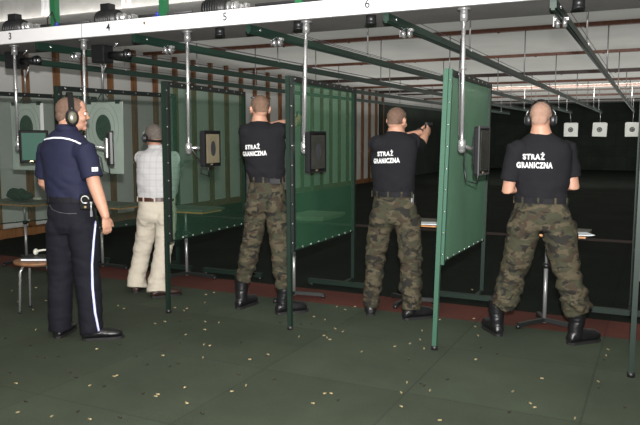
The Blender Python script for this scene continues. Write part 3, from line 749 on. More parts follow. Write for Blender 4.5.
    # --- footwear
    for (an, a_deg, kind, hgt) in shoes:
        an = V(an); ff, ss = az(a_deg); b = MB(); g = V((an.x, an.y, 0))
        S_ = [(-.078, .022, .026, 0), (-.068, .034, .036, 0), (-.05, .040, .046, 0), (0, .042, .054, 0), (.06, .045, .050, 0), (.11, .052, .044, 0), (.155, .054, .041, 0), (.185, .049, .038, 0), (.205, .037, .033, 0), (.215, .021, .024, 0)]
        hk = 1 if kind == 'boot' else .74
        b.loft([(g + ff * x + Z * (h_ * hk + .012), ss * w_, Z * h_ * hk) for x, w_, h_, _ in S_], 20)
        if kind == 'boot':
            b.tube([g + Z * .05 - ff * .012, g + Z * .12 - ff * .012, an + (Z * (hgt * .6 - an.z)), an + Z * (hgt - an.z)], [.050, .052, .058, .064], 20)
        else:
            b.tube([g + Z * .05 - ff * .015, g + Z * .10 - ff * .018], [.045, .038], 20)
        me = remesh(b.mesh('shoe', O), .006, 2, (lambda p, n: .0025 * noise.noise(V((p.x * 12, p.y * 12, p.z * 55)))) if kind == 'boot' else None)
        for v in me.vertices:
            if v.co.z < .012: v.co.z = .012
        so = link('boot' if kind == 'boot' else 'shoe', me, shoe_m, r)
        sm = MB()
        out = [(-.078, .0), (-.070, .026), (-.045, .037), (0, .038), (.06, .044), (.12, .051), (.17, .050), (.205, .040), (.226, .018), (.23, 0)]
        poly = [g + ff * x + ss * w_ for x, w_ in out] + [g + ff * x - ss * w_ for x, w_ in out[-2:0:-1]]
        sm.prism(poly, Z * .020); sm.build('sole', 'sole', so, O)
        heel = [g + ff * x + ss * w_ for x, w_ in out[:4]] + [g + ff * x - ss * w_ for x, w_ in out[3:0:-1]]
        if kind == 'boot':
            for kz in range(5):
                z = .10 + kz * .024; p = g + ff * (.042 - kz * .004) + Z * z
                sm = MB().tube([p - ss * .026, p + ff * .007, p + ss * .026], .0035, 6)
                sm.build('lace', 'ink', so, O)
    # --- hair cap: follows the cranium
    if hair:
        hm, grow, nape, front, jit = hair
        hb = MB(); kk = head_k
        hb.ell(head + (-fh * .012 + Z * .038) * kk, sh * (.077 * kk + grow), fh * (.097 * kk + grow), Z * (.083 * kk + grow), 40, 30)
        hb.ell(head + (fh * .024 + Z * .046) * kk, sh * (.066 * kk + grow), fh * (.068 * kk + grow), Z * (.066 * kk + grow), 40, 30)
        hb.ell(head + (-fh * .07 - Z * .010) * kk, sh * (.056 * kk + grow), fh * (.038 * kk + grow), Z * (.05 * kk + grow), 30, 20)
        me = remesh(hb.mesh('hair', O), .005, 2, lambda p, n: jit * noise.noise(p * 90))
        bm = bmesh.new(); bm.from_mesh(me); dele = []
        for v in bm.verts:
            q = v.co + O - head; y_ = q.dot(fh); z_ = q.z
            lim = nape if y_ < -.02 else nape + (front - nape) * min(1, (y_ + .02) / .09)
            if z_ < lim * kk: dele.append(v)
        bmesh.ops.delete(bm, geom=dele, context='VERTS'); bm.to_mesh(me); bm.free()
        link('hair', me, hm, r)
    # --- eyes and brows
    for sx in (-1, 1):
        ec = head + (sh * sx * .031 + fh * .082 + Z * .006) * head_k
        eo = MB().sph(ec, .0115).build('eye', 'eye', r, O)
        MB().ell(ec + fh * .009, sh * .0045, fh * .003, Z * .0045).build('iris', 'iris', eo, O)
        MB().ell(head + (sh * sx * .031 + fh * .094 + Z * .024) * head_k, sh * .017, fh * .006, Z * .0035).build('eyebrow', 'hair', r, O)
    return r, O, f, s, fh, sh, sh_o, tr_o, head

def ear_muffs(r, O, head, fh, sh, cup='black', k=1.0, back=False, low=.012, ck=1.0):
    """headband over the crown (or behind the neck) with two cups"""
    pts = []
    for i in range(17):
        t = PI * i / 16
        if back: pts.append(head + (sh * .098 * math.cos(t) - fh * (.115 * math.sin(t)) + Z * (-.02 - .02 * math.sin(t))) * k)
        else: pts.append(head + (sh * .092 * math.cos(t) + Z * (.0 + .142 * math.sin(t)) - fh * .012) * k)
    wv = Z * .012 if back else fh * .021
    vs = []; fs = []
    for i, p in enumerate(pts):
        rad = (p - head); rad = (rad - wv.normalized() * rad.dot(wv.normalized())).normalized() * .004
        vs += [p - wv - rad, p + wv - rad, p + wv + rad, p - wv + rad]
    for i in range(len(pts) - 1):
        for q in range(4): fs.append((i * 4 + q, i * 4 + (q + 1) % 4, (i + 1) * 4 + (q + 1) % 4, (i + 1) * 4 + q))
    fs += [(0, 1, 2, 3), tuple(len(vs) - 4 + q for q in (3, 2, 1, 0))]
    hb = MB().add(vs, fs).build('ear_muffs', 'matteblack', r, O)
    for sx in (-1, 1):
        c = head + (sh * sx * .090 - fh * .010 - Z * low) * k
        MB().loft([(c + sh * sx * x * ck, fh * .030 * q * ck, Z * .040 * q * ck) for x, q in ((-.020, .95), (-.008, 1.05), (.008, 1.05), (.018, .9), (.024, .6))], 24).build('ear_cup', 'black', hb, O)
        MB().loft([(c + sh * sx * x * ck, fh * .022 * q * ck, Z * .030 * q * ck) for x, q in ((.016, 1.0), (.025, .95), (.029, .6))], 24).build('cup_cap', cup, hb, O)
        MB().tube([c + sh * sx * .02 + Z * .02, c + sh * sx * .012 + Z * .055, c + Z * .075 - sh * sx * .005], .004, 8).build('yoke', 'steel', hb, O)

def back_text(sh_o, r, O, f, s, centre, lines, tilt=0.0):
    """lettering laid onto the back of the shirt"""
    me0 = sh_o.data
    tree = BVHTree.FromPolygons([v.co for v in me0.vertices], [tuple(p.vertices) for p in me0.polygons])
    R = Matrix.Rotation(tilt, 3, f)
    sx_, uz = R @ s, R @ Z
    for txt, w, h, dz, dx in lines:
        me = text_mesh(txt, 1.0, .048, 0, 1.2)
        xs = [v.co.x for v in me.vertices]; ys = [v.co.y for v in me.vertices]
        x0, x1, y0, y1 = min(xs), max(xs), min(ys), max(ys)
        base_h = y1 - y0
        hh = h * (1.28 if txt == 'STRAŻ' else 1.0)
        for v in me.vertices: v.co.x = ((v.co.x - x0) / (x1 - x0) - .5) * w + dx; v.co.y = ((v.co.y - y0) / base_h) * hh + dz - h / 2
        bm = bmesh.new(); bm.from_mesh(me)
        x = -w
        while x < w:
            bmesh.ops.bisect_plane(bm, geom=bm.verts[:] + bm.edges[:] + bm.faces[:], plane_co=(x, 0, 0), plane_no=(1, 0, 0)); x += .008
        y = dz - h
        while y < dz + h * 1.5:
            bmesh.ops.bisect_plane(bm, geom=bm.verts[:] + bm.edges[:] + bm.faces[:], plane_co=(0, y, 0), plane_no=(0, 1, 0)); y += .008
        for v in bm.verts:
            o = V(centre) - O - f * .5 + sx_ * v.co.x + uz * v.co.y
            hit, n, i, d = tree.ray_cast(o, f)
            v.co = (hit if hit else o + f * .35) - f * .0022
        ext = bmesh.ops.extrude_face_region(bm, geom=bm.faces[:])
        for e in ext['geom']:
            if isinstance(e, bmesh.types.BMVert): e.co += f * .003
        bmesh.ops.recalc_face_normals(bm, faces=bm.faces[:]); bm.to_mesh(me); bm.free()
        link('lettering', me, 'print', sh_o)

def pistol(c, f, lab, s=None):
    """c = top of the grip, f = muzzle direction"""
    c = V(c); f = V(f).normalized(); s = f.cross(Z).normalized(); u = s.cross(f)
    R = Matrix((s, f, u)).transposed()
    p = thing('pistol', c, lab, 'pistol', 'pistols held by the soldiers')
    MB().box(c + f * .05 + u * .028, (.026, .185, .026), rot=R, bev=.004).box(c + f * .135 + u * .043, (.004, .006, .006), rot=R).box(c - f * .03 + u * .043, (.016, .006, .006), rot=R).build('slide', 'black', p, c)
    MB().box(c + f * .045 + u * .008, (.022, .16, .018), rot=R, bev=.003).build('frame', 'matteblack', p, c)
    MB().bar(c - f * .012 + u * .005, c - f * .035 - u * .085, .026, .045, up=f).build('grip', 'matteblack', p, c)
    MB().tube([c + f * .015 + u * .0, c + f * .022 - u * .028, c + f * .05 - u * .030, c + f * .064 + u * .0], .004, 8).build('trigger_guard', 'matteblack', p, c)
    return p

# ---- far right soldier
f7, s7 = az(0)
L = 5.03
th = [((-0.76, 5.229, 1.054), .190, .120), ((-0.762, 5.228, 1.135), .192, .125), ((-0.765, 5.226, 1.223), .200, .128), ((-0.768, 5.225, 1.317), .212, .130), ((-0.771, 5.223, 1.412), .215, .125), ((-0.773, 5.222, 1.477), .190, .105), ((-0.775, 5.222, 1.527), .110, .080), ((-0.776, 5.221, 1.556), .070, .066)]
c7 = V((-0.766, 5.226, 1.266))
hands7 = c7 + f7 * .36 + V((0, 0, -.10))
wl, wr = hands7 - s7 * .05 - f7 * .08, hands7 + s7 * .05 - f7 * .08
arms = [([(-0.935, 5.143, 1.426), (-0.985, 5.152, 1.133), wl.lerp(V((-0.985, 5.152, 1.133)), .5), wl], [.060, .047, .043, .030], .071),
        ([(-0.602, 5.306, 1.426), (-0.55, 5.298, 1.159), wr.lerp(V((-0.55, 5.298, 1.159)), .5), wr], [.060, .047, .043, .030], .071)]
legs = [([(-0.864, 5.2, 0.897), (-0.897, 5.217, 0.706), (-0.94, 5.241, 0.524), (-0.993, 5.237, 0.343), (-1.024, 5.222, 0.227)], [.122, .112, .097, .100, .082]),
        ([(-0.639, 5.255, 0.896), (-0.601, 5.229, 0.703), (-0.553, 5.23, 0.522), (-0.499, 5.234, 0.341), (-0.474, 5.235, 0.232)], [.122, .114, .092, .098, .082])]
res = person('man in black T-shirt and camouflage trousers with ear muffs, far right, legs apart, hands low', (-.75, 5.22, 0), 0, (-0.782, 5.24, 1.653), th, arms, legs,
             [((-1.07, 5.29, 0), -34, 'boot', .27), ((-0.485, 5.3, 0), 40, 'boot', .27)], ('skin', 'tee', 'camo7', 'leather'), head_k=.98, neck_r=.062,
             hand_spec=[(wl, f7 + s7 * .3, s7, Z, 1.0), (wr, f7 - s7 * .3, -s7, Z, 1.0)], hair=('stubble2', .0012, -.045, .06, 0), sleeve=(.76, .74), belt=('belt', .008), seed=3,
             trouser_amp=.008, legzones=((.42, .12, .008), (.28, .07, .014), (.85, .10, .004)))
r, O, f, s, fh, sh, sho, tro, hd = res
ear_muffs(r, O, hd, fh, sh, 'grey', .95)
back_text(sho, r, O, f, s, (-0.79, 5.069, 1.351), [('STRAŻ', .150, .042, .029, -.012), ('GRANICZNA', .245, .044, -.031, -.004)])

# ---- middle soldier
f6, s6 = az(0)
th = [((-1.974, 5.425, 1.039), .178, .118), ((-1.975, 5.424, 1.131), .180, .122), ((-1.98, 5.422, 1.231), .192, .126), ((-1.981, 5.421, 1.33), .202, .128), ((-1.974, 5.424, 1.429), .204, .122), ((-1.968, 5.428, 1.495), .180, .105), ((-1.964, 5.441, 1.541), .108, .08), ((-1.968, 5.45, 1.569), .070, .066)]
grip6 = V((-1.906, 6.104, 1.583))
wr6 = grip6 - f6 * .085 + s6 * .022 - Z * .012; wl6 = grip6 - f6 * .08 - s6 * .04 - Z * .022
shl6, shr6 = V((-2.094, 5.344, 1.463)), V((-1.854, 5.528, 1.479))
arms = [([shl6, (-2.108, 5.738, 1.476), V((-2.108, 5.738, 1.476)).lerp(wl6, .5), wl6], [.058, .045, .041, .028], .068),
        ([shr6, (-1.868, 5.788, 1.434), V((-1.868, 5.788, 1.434)).lerp(wr6, .5), wr6], [.060, .046, .041, .028], .070)]
legs = [([(-2.066, 5.402, 0.852), (-2.102, 5.407, 0.671), (-2.131, 5.415, 0.478), (-2.152, 5.427, 0.257), (-2.169, 5.429, 0.071)], [.108, .098, .080, .078, .068]),
        ([(-1.864, 5.456, 0.856), (-1.84, 5.446, 0.682), (-1.817, 5.435, 0.5), (-1.811, 5.427, 0.29), (-1.805, 5.418, 0.087)], [.112, .104, .092, .092, .082])]
res = person('man in black T-shirt and camouflage trousers aiming a pistol, between the two denser green screens', (-1.98, 5.43, 0), 0, (-1.968, 5.472, 1.648), th, arms, legs,
             [((-2.173, 5.428, 0), -22, 'boot', .20), ((-1.806, 5.424, -0), 40, 'boot', .20)], ('skin', 'tee', 'camo6', 'leather'), head_az=8, head_k=.96, neck_r=.060,
             hand_spec=[(wr6, f6, -s6, Z, 1.15), (wl6, f6, s6, Z, 1.1)], hair=('darkstubble', .0015, -.03, .045, 0), sleeve=(.70, .82), belt=('belt', .010), seed=9,
             trouser_amp=.007, legzones=((.45, .15, .006), (.2, .07, .012)))
r, O, f, s, fh, sh, sho, tro, hd = res
back_text(sho, r, O, f, s, (-1.98, 5.266, 1.359), [('STRAŻ', .142, .040, .027, -.025), ('GRANICZNA', .235, .042, -.030, -.02)], -.05)
c = V((-1.802, 5.42, 1.013)); MB().box(c - f * .01, (.03, .035, .09), bev=.006).build('belt_pouch', 'black', r, O); MB().box(c - f * .032, (.010, .006, .05), bev=.002).build('metal_clip', 'silver', r, O)
MB().tube([wl6 - f * .015 + V((.034 * math.cos(t * PI / 8), 0, .034 * math.sin(t * PI / 8))) for t in range(17)], .006, 8).build('wristwatch', 'black', r, O)
pistol(grip6 + Z * .025, f6, 'black pistol in the raised hands of the middle soldier')

# ---- tall soldier left of the middle screen
f5, s5 = az(-16)
th = [((-3.018, 5.125, 1.148), .150, .110), ((-3.025, 5.121, 1.238), .160, .118), ((-3.04, 5.114, 1.341), .180, .122), ((-3.047, 5.111, 1.435), .198, .124), ((-3.054, 5.107, 1.52), .200, .120), ((-3.061, 5.104, 1.588), .178, .105), ((-3.073, 5.109, 1.626), .108, .08), ((-3.082, 5.116, 1.656), .068, .064)]
hand5 = V((-3.012, 5.707, 1.686)); aim5 = az(-6)[0]; sa5 = az(-6)[1]
wr5 = hand5 - aim5 * .085 + sa5 * .022 - Z * .01; wl5 = hand5 - aim5 * .08 - sa5 * .04 - Z * .02
shl5, shr5 = V((-3.171, 5.039, 1.562)), V((-2.908, 5.145, 1.571))
el5 = V((-3.17, 5.373, 1.596)); er5 = V((-2.965, 5.407, 1.573))
arms = [([shl5, el5, el5.lerp(wl5, .5), wl5], [.058, .045, .041, .028], .066), ([shr5, er5, er5.lerp(wr5, .5), wr5], [.060, .046, .041, .028], .068)]
legs = [([(-3.115, 5.099, 0.934), (-3.149, 5.117, 0.729), (-3.203, 5.134, 0.528), (-3.247, 5.135, 0.363), (-3.273, 5.123, 0.246)], [.102, .094, .086, .082, .068]),
        ([(-2.935, 5.132, 0.939), (-2.911, 5.122, 0.743), (-2.887, 5.111, 0.555), (-2.862, 5.101, 0.367), (-2.85, 5.096, 0.229)], [.104, .092, .078, .074, .066])]
res = person('tallest man, black T-shirt and camouflage trousers, arms stretched towards the see-through screen, sunglasses on head', (-3.03, 5.13, 0), -16, (-3.088, 5.135, 1.754), th, arms, legs,
             [((-3.293, 5.133, -0), 2, 'boot', .30), ((-2.852, 5.114, 0), 38, 'boot', .29)], ('skin', 'tee', 'camo5', 'leather'), head_az=-42, head_k=.98, neck_r=.058,
             hand_spec=[(wr5, aim5, -sa5, Z, 1.15), (wl5, aim5, sa5, Z, 1.1)], hair=('hair', .004, -.03, .045, .002), sleeve=(.62, .66), belt=('belt', .008), seed=14,
             trouser_amp=.007, legzones=((.48, .15, .005), (.32, .06, .010)))
r, O, f, s, fh, sh, sho, tro, hd = res
back_text(sho, r, O, f, s, (-3.048, 4.966, 1.412), [('STRAŻ', .135, .039, .026, -.02), ('GRANICZNA', .228, .041, -.030, -.012)], -.05)
# sunglasses pushed up, and safety glasses at the eyes
for nm, up_, fw, mm in (('sunglasses', .100, .035, 'black'), ('safety_glasses', .008, .088, 'black')):
    c = hd + Z * up_ + fh * fw
    hw_ = .058 if up_ > .05 else .064
    b = MB()
    for sx in (-1, 1):
        b.ell(c + sh * sx * .032 + fh * .014, sh * .028, fh * .006, Z * .019)
        b.tube([c + sh * sx * .058 + fh * .010, c + sh * sx * (.080 if up_ < .05 else .074) - fh * .03, c + sh * sx * (.084 if up_ < .05 else .080) - fh * .10 - Z * .012], .004, 8)
    b.tube([c - sh * .01 + fh * .018, c + sh * .01 + fh * .018], .004, 8); b.build(nm, mm, r, O)
MB().box(V((-2.891, 5.042, 1.148)), (.09, .03, .045), rz=math.radians(16), bev=.004).build('belt_pouch', 'black', r, O)
pistol(hand5 + Z * .025, aim5, 'black pistol seen through the green screen right of the tallest soldier')

# ---- man in the white shirt
fw, sw = az(-30)
th = [((-4.348, 5.286, 0.923), .180, .130), ((-4.341, 5.29, 1.02), .198, .142), ((-4.335, 5.293, 1.107), .205, .144), ((-4.329, 5.296, 1.194), .208, .140), ((-4.327, 5.297, 1.281), .210, .135), ((-4.33, 5.295, 1.348), .190, .118), ((-4.344, 5.3, 1.391), .115, .09), ((-4.358, 5.304, 1.424), .070, .066)]
hw_ = V((-4.621, 5.798, 1.364)); aw = az(-8)[0]; saw = az(-8)[1]
wrw = hw_ - aw * .085 + saw * .022; wlw = hw_ - aw * .08 - saw * .04 - Z * .01
elw = V((-4.619, 5.476, 1.25)); erw = V((-4.308, 5.573, 1.262))
arms = [([(-4.469, 5.227, 1.319), elw, elw.lerp(wlw, .5), wlw], [.056, .044, .04, .028], .068), ([(-4.179, 5.347, 1.31), erw, erw.lerp(wrw, .5), wrw], [.056, .044, .04, .028], .068)]
legs = [([(-4.444, 5.262, 0.745), (-4.495, 5.27, 0.544), (-4.556, 5.274, 0.339), (-4.601, 5.274, 0.154), (-4.625, 5.273, -0.005)], [.108, .095, .083, .088, .100]),
        ([(-4.254, 5.299, 0.751), (-4.254, 5.276, 0.558), (-4.265, 5.238, 0.368), (-4.274, 5.211, 0.165), (-4.28, 5.197, -0.005)], [.108, .095, .084, .092, .108])]
res = person('grey-haired man in white checked shirt and beige trousers with black ear muffs', (-4.46, 5.24, 0), -30, (-4.391, 5.31, 1.52), th, arms, legs,
             [((-4.575, 5.223, 0), -25, 'shoe', .1), ((-4.227, 5.131, -0), 32, 'shoe', .1)], ('skin2', 'plaid', 'beige', 'brownleather'), head_az=-62, head_k=.98, neck_r=.058,
             hand_spec=[(wrw, aw, -saw, Z, 1.1), (wlw, aw, saw, Z, 1.1)], hair=('greyhair', .004, -.025, .055, .003), sleeve=(.95, .95), belt=('brownbelt', .004), seed=21,
             trouser_amp=.005, legzones=((.5, .2, .003), (.12, .1, .006)))
r, O, f, s, fh, sh, sho, tro, hd = res
ear_muffs(r, O, hd, fh, sh, 'grey', back=True)
b = MB(); nb = V(th[-1][0]); b.loft([(nb - Z * .022, s * .082, f * .078), (nb + Z * .022, s * .070, f * .068)], 28); b.build('collar', 'plaid', sho, O)

# ---- police officer
fo_, so_ = az(-6)
th = [((-3.978, 3.831, 1.055), .172, .130), ((-3.983, 3.828, 1.123), .178, .136), ((-3.989, 3.825, 1.213), .180, .138), ((-3.996, 3.822, 1.311), .192, .136), ((-3.999, 3.82, 1.408), .200, .126), ((-3.996, 3.822, 1.49), .190, .110), ((-3.988, 3.826, 1.55), .118, .088), ((-3.979, 3.83, 1.587), .072, .070)]
shl, shr = V((-4.175, 3.812, 1.422)), V((-3.794, 3.82, 1.418))
elr = V((-3.713, 3.816, 1.17)); wro = V((-3.619, 3.817, 0.945)); ell = V((-4.27, 3.855, 1.166)); wlo = V((-4.355, 4.047, 1.047))
arms = [([shl, ell, ell.lerp(wlo, .5), wlo], [.058, .044, .04, .028], .072), ([shr, elr, elr.lerp(wro, .45), wro], [.060, .050, .045, .031], .076)]
legs = [([(-4.056, 3.815, 0.847), (-4.077, 3.816, 0.66), (-4.084, 3.812, 0.466), (-4.084, 3.812, 0.27), (-4.09, 3.809, 0.008)], [.120, .108, .095, .088, .084]),
        ([(-3.874, 3.848, 0.853), (-3.867, 3.852, 0.67), (-3.86, 3.855, 0.478), (-3.846, 3.862, 0.284), (-3.827, 3.871, 0.006)], [.120, .108, .095, .090, .082])]
res = person('police officer in navy short-sleeved shirt, black trousers and ear muffs, watching from the left', (-3.98, 3.86, 0), -6, (-3.958, 3.863, 1.687), th, arms, legs,
             [((-4.06, 3.765, 0), -22, 'shoe', .1), ((-3.772, 3.804, 0), 48, 'shoe', .1)], ('skin', 'navy', 'trouser', 'leather'), head_az=38, head_k=1.07, neck_r=.062,
             hand_spec=[(wro, V((.05, .10, -1)), -so_ * .8 + fo_ * .3, fo_ + so_ * .1, .55), (wlo, fo_ + so_ * .4, -Z, so_, .6)], hair=('darkstubble', .002, -.055, .05, 0), sleeve=(.78, .80), belt=('belt', .004), seed=30,
             trouser_amp=.004, legzones=((.1, .1, .005), (.5, .2, .002)))
r, O, f, s, fh, sh, sho, tro, hd = res
ear_muffs(r, O, hd, fh, sh, 'olive', 1.14, low=.022, ck=1.5)
nb = V(th[-1][0]); b = MB(); b.loft([(nb - Z * .03, s * .090, f * .086), (nb + Z * .028, s * .074, f * .072)], 28); b.build('collar', 'navy', sho, O)
def on_surface(obj, pts, d, lift, rad, name, m, parent, flat=None):
    tree = BVHTree.FromPolygons([v.co for v in obj.data.vertices], [tuple(p.vertices) for p in obj.data.polygons])
    out = []
    for p in pts:
        hit, n, i, dist = tree.ray_cast(V(p) - O - d * .6, d)
        if hit: out.append((hit + n * lift, n))
    b = MB(); secs = []
    for i, (p, n) in enumerate(out):
        t = (out[min(i + 1, len(out) - 1)][0] - out[max(i - 1, 0)][0]).normalized(); side = t.cross(n).normalized()
        secs.append((p, side * rad, n.normalized() * .003))
    b.loft(secs, 8, smooth=False); return b.build(name, m, parent)
# white piping over the shoulder blades, read from the back
pip = [V(p) for p in ((-4.151, 3.746, 1.493), (-4.117, 3.763, 1.506), (-4.069, 3.786, 1.514), (-4.016, 3.812, 1.514), (-3.962, 3.838, 1.503), (-3.923, 3.858, 1.487), (-3.88, 3.879, 1.464))]
pp = []
for i in range(len(pip) - 1):
    for k in range(4): pp.append(pip[i].lerp(pip[i + 1], k / 4))
vd = V((-.70, .714, 0)).normalized()
on_surface(sho, pp, vd, .001, .0065, 'piping', 'piping', sho)
st_pts = [V(p) for p in ((-3.811, 3.913, 0.887), (-3.829, 3.904, 0.742), (-3.845, 3.896, 0.572), (-3.847, 3.895, 0.394), (-3.835, 3.9, 0.214), (-3.813, 3.912, 0.057))]
pp = []
for i in range(len(st_pts) - 1):
    for k in range(8): pp.append(st_pts[i].lerp(st_pts[i + 1], k / 8))
on_surface(tro, pp, vd, .002, .0095, 'side_stripe', 'stripe', tro); on_surface(tro, pp, vd, .0035, .0035, 'stripe_core', 'piping', tro)
# sleeve patch
tree = BVHTree.FromPolygons([v.co for v in sho.data.vertices], [tuple(p.vertices) for p in sho.data.polygons])
pc, pn, _, _ = tree.ray_cast(V((-3.805, 3.916, 1.285)) - O - vd * .6, vd)
if pc:
    pn = pn.normalized(); sd_ = Z.cross(pn).normalized(); R = Matrix((sd_, -pn, Z)).transposed()
    MB().box(pc + O + pn * .003, (.046, .005, .030), rot=R).build('sleeve_patch', 'print', sho, O)
    MB().box(pc + O + pn * .0062 - sd_ * .004, (.004, .002, .018), rot=R).box(pc + O + pn * .0062 + sd_ * .010, (.004, .002, .018), rot=R).build('patch_mark', 'navy', sho, O)
# pouch with handcuffs on the belt
c = V((-3.735, 3.738, 1.05)); R = Matrix.Rotation(math.radians(45), 3, 'Z')
po = MB().box(c, (.075, .045, .11), rot=R, bev=.010).build('belt_pouch', 'matteblack', r, O)
cc = c + vd * -.03 + Z * .02
MB().tube([cc + (V((.714, .70, 0)) * math.cos(t * PI / 10) + Z * math.sin(t * PI / 10)) * .026 for t in range(18)], .0045, 8).build('handcuff_ring', 'steel', po, O)
MB().sph(cc - Z * .055 - vd * .004, .010).build('stud', 'brass', po, O)
c = V((-3.697, 3.757, 1.013)); MB().tube([c + Z * .03, c, c - Z * .04], .006, 8).box(c - Z * .05, (.012, .012, .04)).sph(c + Z * .03, .011).build('key_clip', 'silver', r, O)
# curved back pocket seam
on_surface(tro, [V((-4.115, 3.763, 1.017)), V((-4.096, 3.773, 0.986)), V((-4.049, 3.796, 0.967)), V((-3.988, 3.826, 0.96)), V((-3.934, 3.852, 0.96))], vd, .001, .003, 'pocket_seam', 'grey', tro)

# ------------------------------------------------------------------ spent casings
def casing(r_, l_):
    b = MB(); b.cyl((-l_ / 2, 0, r_), (l_ / 2, 0, r_), r_, 10); b.cyl((-l_ / 2 - .0012, 0, r_), (-l_ / 2, 0, r_), r_ * 1.08, 10); return b
g1 = casing(.0048, .0195).build('brass_casing', 'brass'); g2 = casing(.006, .016).build('dark_casing', 'darkcase')
tag(g1, 'spent brass cartridge casing lying loose on the green floor', 'casing', 'brass casings scattered on the floor')
tag(g2, 'spent dark cartridge casing lying loose on the green floor', 'casing', 'dark casings scattered on the floor')
brass_at = [(-3.565, 3.63, 0), (-3.043, 3.721, 0), (-2.766, 3.807, 0), (-3.507, 2.882, 0), (-2.909, 2.611, -0), (-3.121, 2.568, 0), (-2.693, 2.672, 0), (-3.07, 3.057, 0), (-3.051, 3.245, 0), (-3.047, 3.267, 0), (-2.589, 3.092, 0), (-2.599, 3.123, 0), (-2.525, 3.286, 0), (-2.374, 3.095, 0), (-2.359, 3.085, 0), (-2.232, 3.356, 0), (-2.21, 3.479, 0),
            (-2.396, 4.062, 0), (-2.937, 4.058, 0), (-2.883, 4.057, 0), (-3.635, 4.354, 0), (-3.601, 4.439, 0), (-3.304, 4.585, 0), (-4.443, 6.393, 0), (-3.853, 5.504, 0), (-3.873, 5.398, 0), (-3.703, 4.872, 0), (-3.683, 4.803, 0), (-3.822, 4.854, 0), (-3.691, 5.127, 0), (-3.183, 4.61, 0), (-2.566, 5.124, -0), (-2.441, 5.077, 0), (-2.159, 4.579, 0), (-1.711, 3.403, 0),
            (-2.245, 4.654, 0), (-2.202, 4.616, 0), (-1.83, 4.415, 0), (-1.66, 4.63, 0), (-1.611, 5.117, 0), (-1.585, 4.748, 0), (-1.33, 5.657, -0), (-1.264, 5.416, 0), (-1.183, 5.174, 0), (-1.06, 4.595, 0), (-1.339, 3.963, 0), (-1.17, 3.895, 0), (-1.244, 3.583, 0), (-1.316, 3.787, 0), (-1.717, 3.572, 0), (-1.685, 3.588, 0), (-0.991, 3.491, 0), (-0.718, 4.098, 0), (-0.595, 3.95, 0), (-0.56, 3.901, 0), (-0.341, 3.839, 0),
            (-0.596, 4.406, 0), (-0.274, 4.504, 0), (-0.262, 5.235, 0), (-0.265, 5.081, 0), (-1.614, 6.749, 0), (-1.578, 5.5, 0), (-1.55, 4.877, 0), (-1.455, 4.677, 0), (-2.405, 4.546, 0), (-2.159, 4.818, 0), (-2.251, 4.868, 0), (-2.427, 5.457, 0), (-2.536, 5.525, 0), (-4.367, 3.799, 0), (-5.068, 4.539, 0), (-5.27, 4.396, 0), (-5.705, 4.695, 0), (-5.946, 4.997, 0), (-4.904, 4.244, 0), (-5.601, 4.898, 0), (-4.206, 4.626, 0), (-4.331, 4.687, 0), (-3.164, 4.388, 0), (-3.214, 4.209, 0), (-2.452, 3.914, 0), (-2.39, 5.596, 0)]
dark_at = [(-3.212, 2.701, 0), (-3.748, 3.327, 0), (-3.809, 3.321, 0), (-3.709, 3.006, 0), (-3.684, 3.382, 0), (-3.36, 3.177, 0), (-3.254, 3.125, 0), (-2.981, 3.082, 0), (-2.833, 2.725, 0), (-2.566, 2.764, 0), (-3.198, 3.621, 0), (-3.017, 3.521, 0), (-2.689, 3.096, 0), (-2.852, 3.556, 0), (-2.843, 3.629, 0), (-2.197, 3.005, 0), (-2.362, 3.624, 0), (-2.356, 3.627, 0), (-2.386, 4.018, 0), (-2.72, 4.22, 0), (-2.108, 3.646, 0), (-1.602, 3.507, 0),
           (-1.472, 4.393, 0), (-1.13, 4.125, 0), (-1.256, 3.985, 0), (-1.228, 3.959, 0), (-0.678, 3.765, 0), (-0.266, 4.393, 0), (-0.104, 4.125, 0), (-1.098, 4.878, 0), (-0.272, 4.981, 0), (-3.49, 4.494, 0), (-3.454, 4.581, 0), (-3.474, 4.867, -0), (-2.732, 4.83, 0), (-2.545, 4.692, 0), (-2.549, 4.853, 0), (-2.49, 4.915, 0), (-4.066, 3.478, 0), (-4.379, 3.52, 0), (-3.492, 3.786, 0), (-3.126, 4.02, 0), (-0.958, 4.792, 0)]
for base, pts, first in ((g1, brass_at, True), (g2, dark_at, True)):
    for i, p in enumerate(pts):
        o = base if i == 0 else base.copy()
        if i: COL.objects.link(o)
        o.location = (p[0], p[1], 0); o.rotation_euler = (0, 0, random.uniform(0, PI))

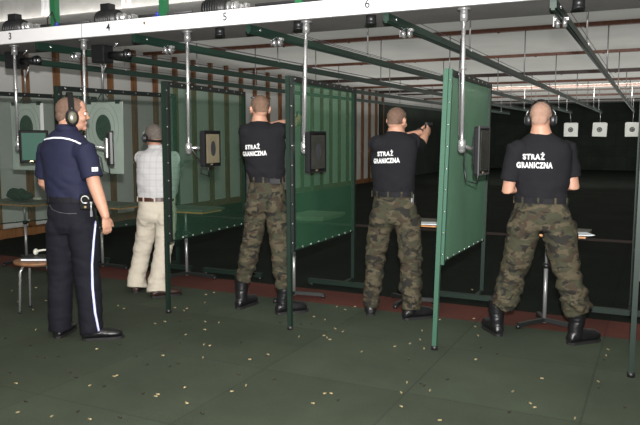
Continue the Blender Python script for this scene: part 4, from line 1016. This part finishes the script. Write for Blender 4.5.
# ------------------------------------------------------------------ lights
def area(name, loc, rot, size, energy, col=(1, 1, 1)):
    l = bpy.data.lights.new(name, 'AREA'); l.shape = 'RECTANGLE'; l.size, l.size_y = size; l.energy = energy; l.color = col
    o = bpy.data.objects.new(name, l); COL.objects.link(o); o.location = loc; o.rotation_euler = rot; return o
fl = bpy.data.lights.new('camera_flash', 'SPOT'); fl.energy = 2600; fl.spot_size = math.radians(125); fl.spot_blend = 1; fl.shadow_soft_size = .035; fl.color = (1, .98, .96)
o = bpy.data.objects.new('camera_flash', fl); COL.objects.link(o); o.location = (.04, -.02, 1.74)
o.rotation_euler = V((-.44, .9, .22)).to_track_quat('-Z', 'Y').to_euler()
area('room_light', (-2.2, 1.6, 3.58), (0, 0, 0), (5, 1.2), 70, (1, .97, .9))
area('left_wall_fill', (-3.2, 5.45, 2.75), (math.radians(60), 0, 0), (9, .15), 25, (1, .97, .92))  # unseen strip added behind the shelf to brighten the left wall
for y_, e_ in ((9.5, 66), (14.5, 105), (19.5, 140), (25.0, 120), (30.5, 90)):
    area('ceiling_fill', (-1.4, y_, 2.2), (math.radians(180), 0, 0), (14, 5), e_, (1, .98, .94))  # added unseen fill facing up, no fixtures here, evens out the ceiling
area('target_fill', (-2.2, 22.4, 2.95), (math.radians(72), 0, 0), (7, .15), 150, (1, .97, .92))  # unseen source added to lift the far targets and back wall

W = bpy.data.worlds.new('World'); S.world = W; W.use_nodes = True
W.node_tree.nodes['Background'].inputs[0].default_value = (.02, .02, .02, 1)

# ------------------------------------------------------------------ camera
cam = bpy.data.cameras.new('Camera'); co = bpy.data.objects.new('Camera', cam); COL.objects.link(co); S.camera = co
cam.sensor_width = 36; cam.lens = 690 / 640 * 36; cam.clip_end = 100
Fv = V((-.4372822, .89272231, -.10877108)); Rt = V((.89807, .43988, 0)).normalized()
Rt = Fv.cross(Z).normalized(); Up = Rt.cross(Fv)
co.matrix_world = Matrix(((Rt.x, Up.x, -Fv.x, 0), (Rt.y, Up.y, -Fv.y, 0), (Rt.z, Up.z, -Fv.z, 1.52), (0, 0, 0, 1)))
S.view_settings.view_transform = 'Standard'; S.view_settings.look = 'None'; S.view_settings.gamma = 1; S.view_settings.exposure = 0
S.view_settings.use_curve_mapping = False
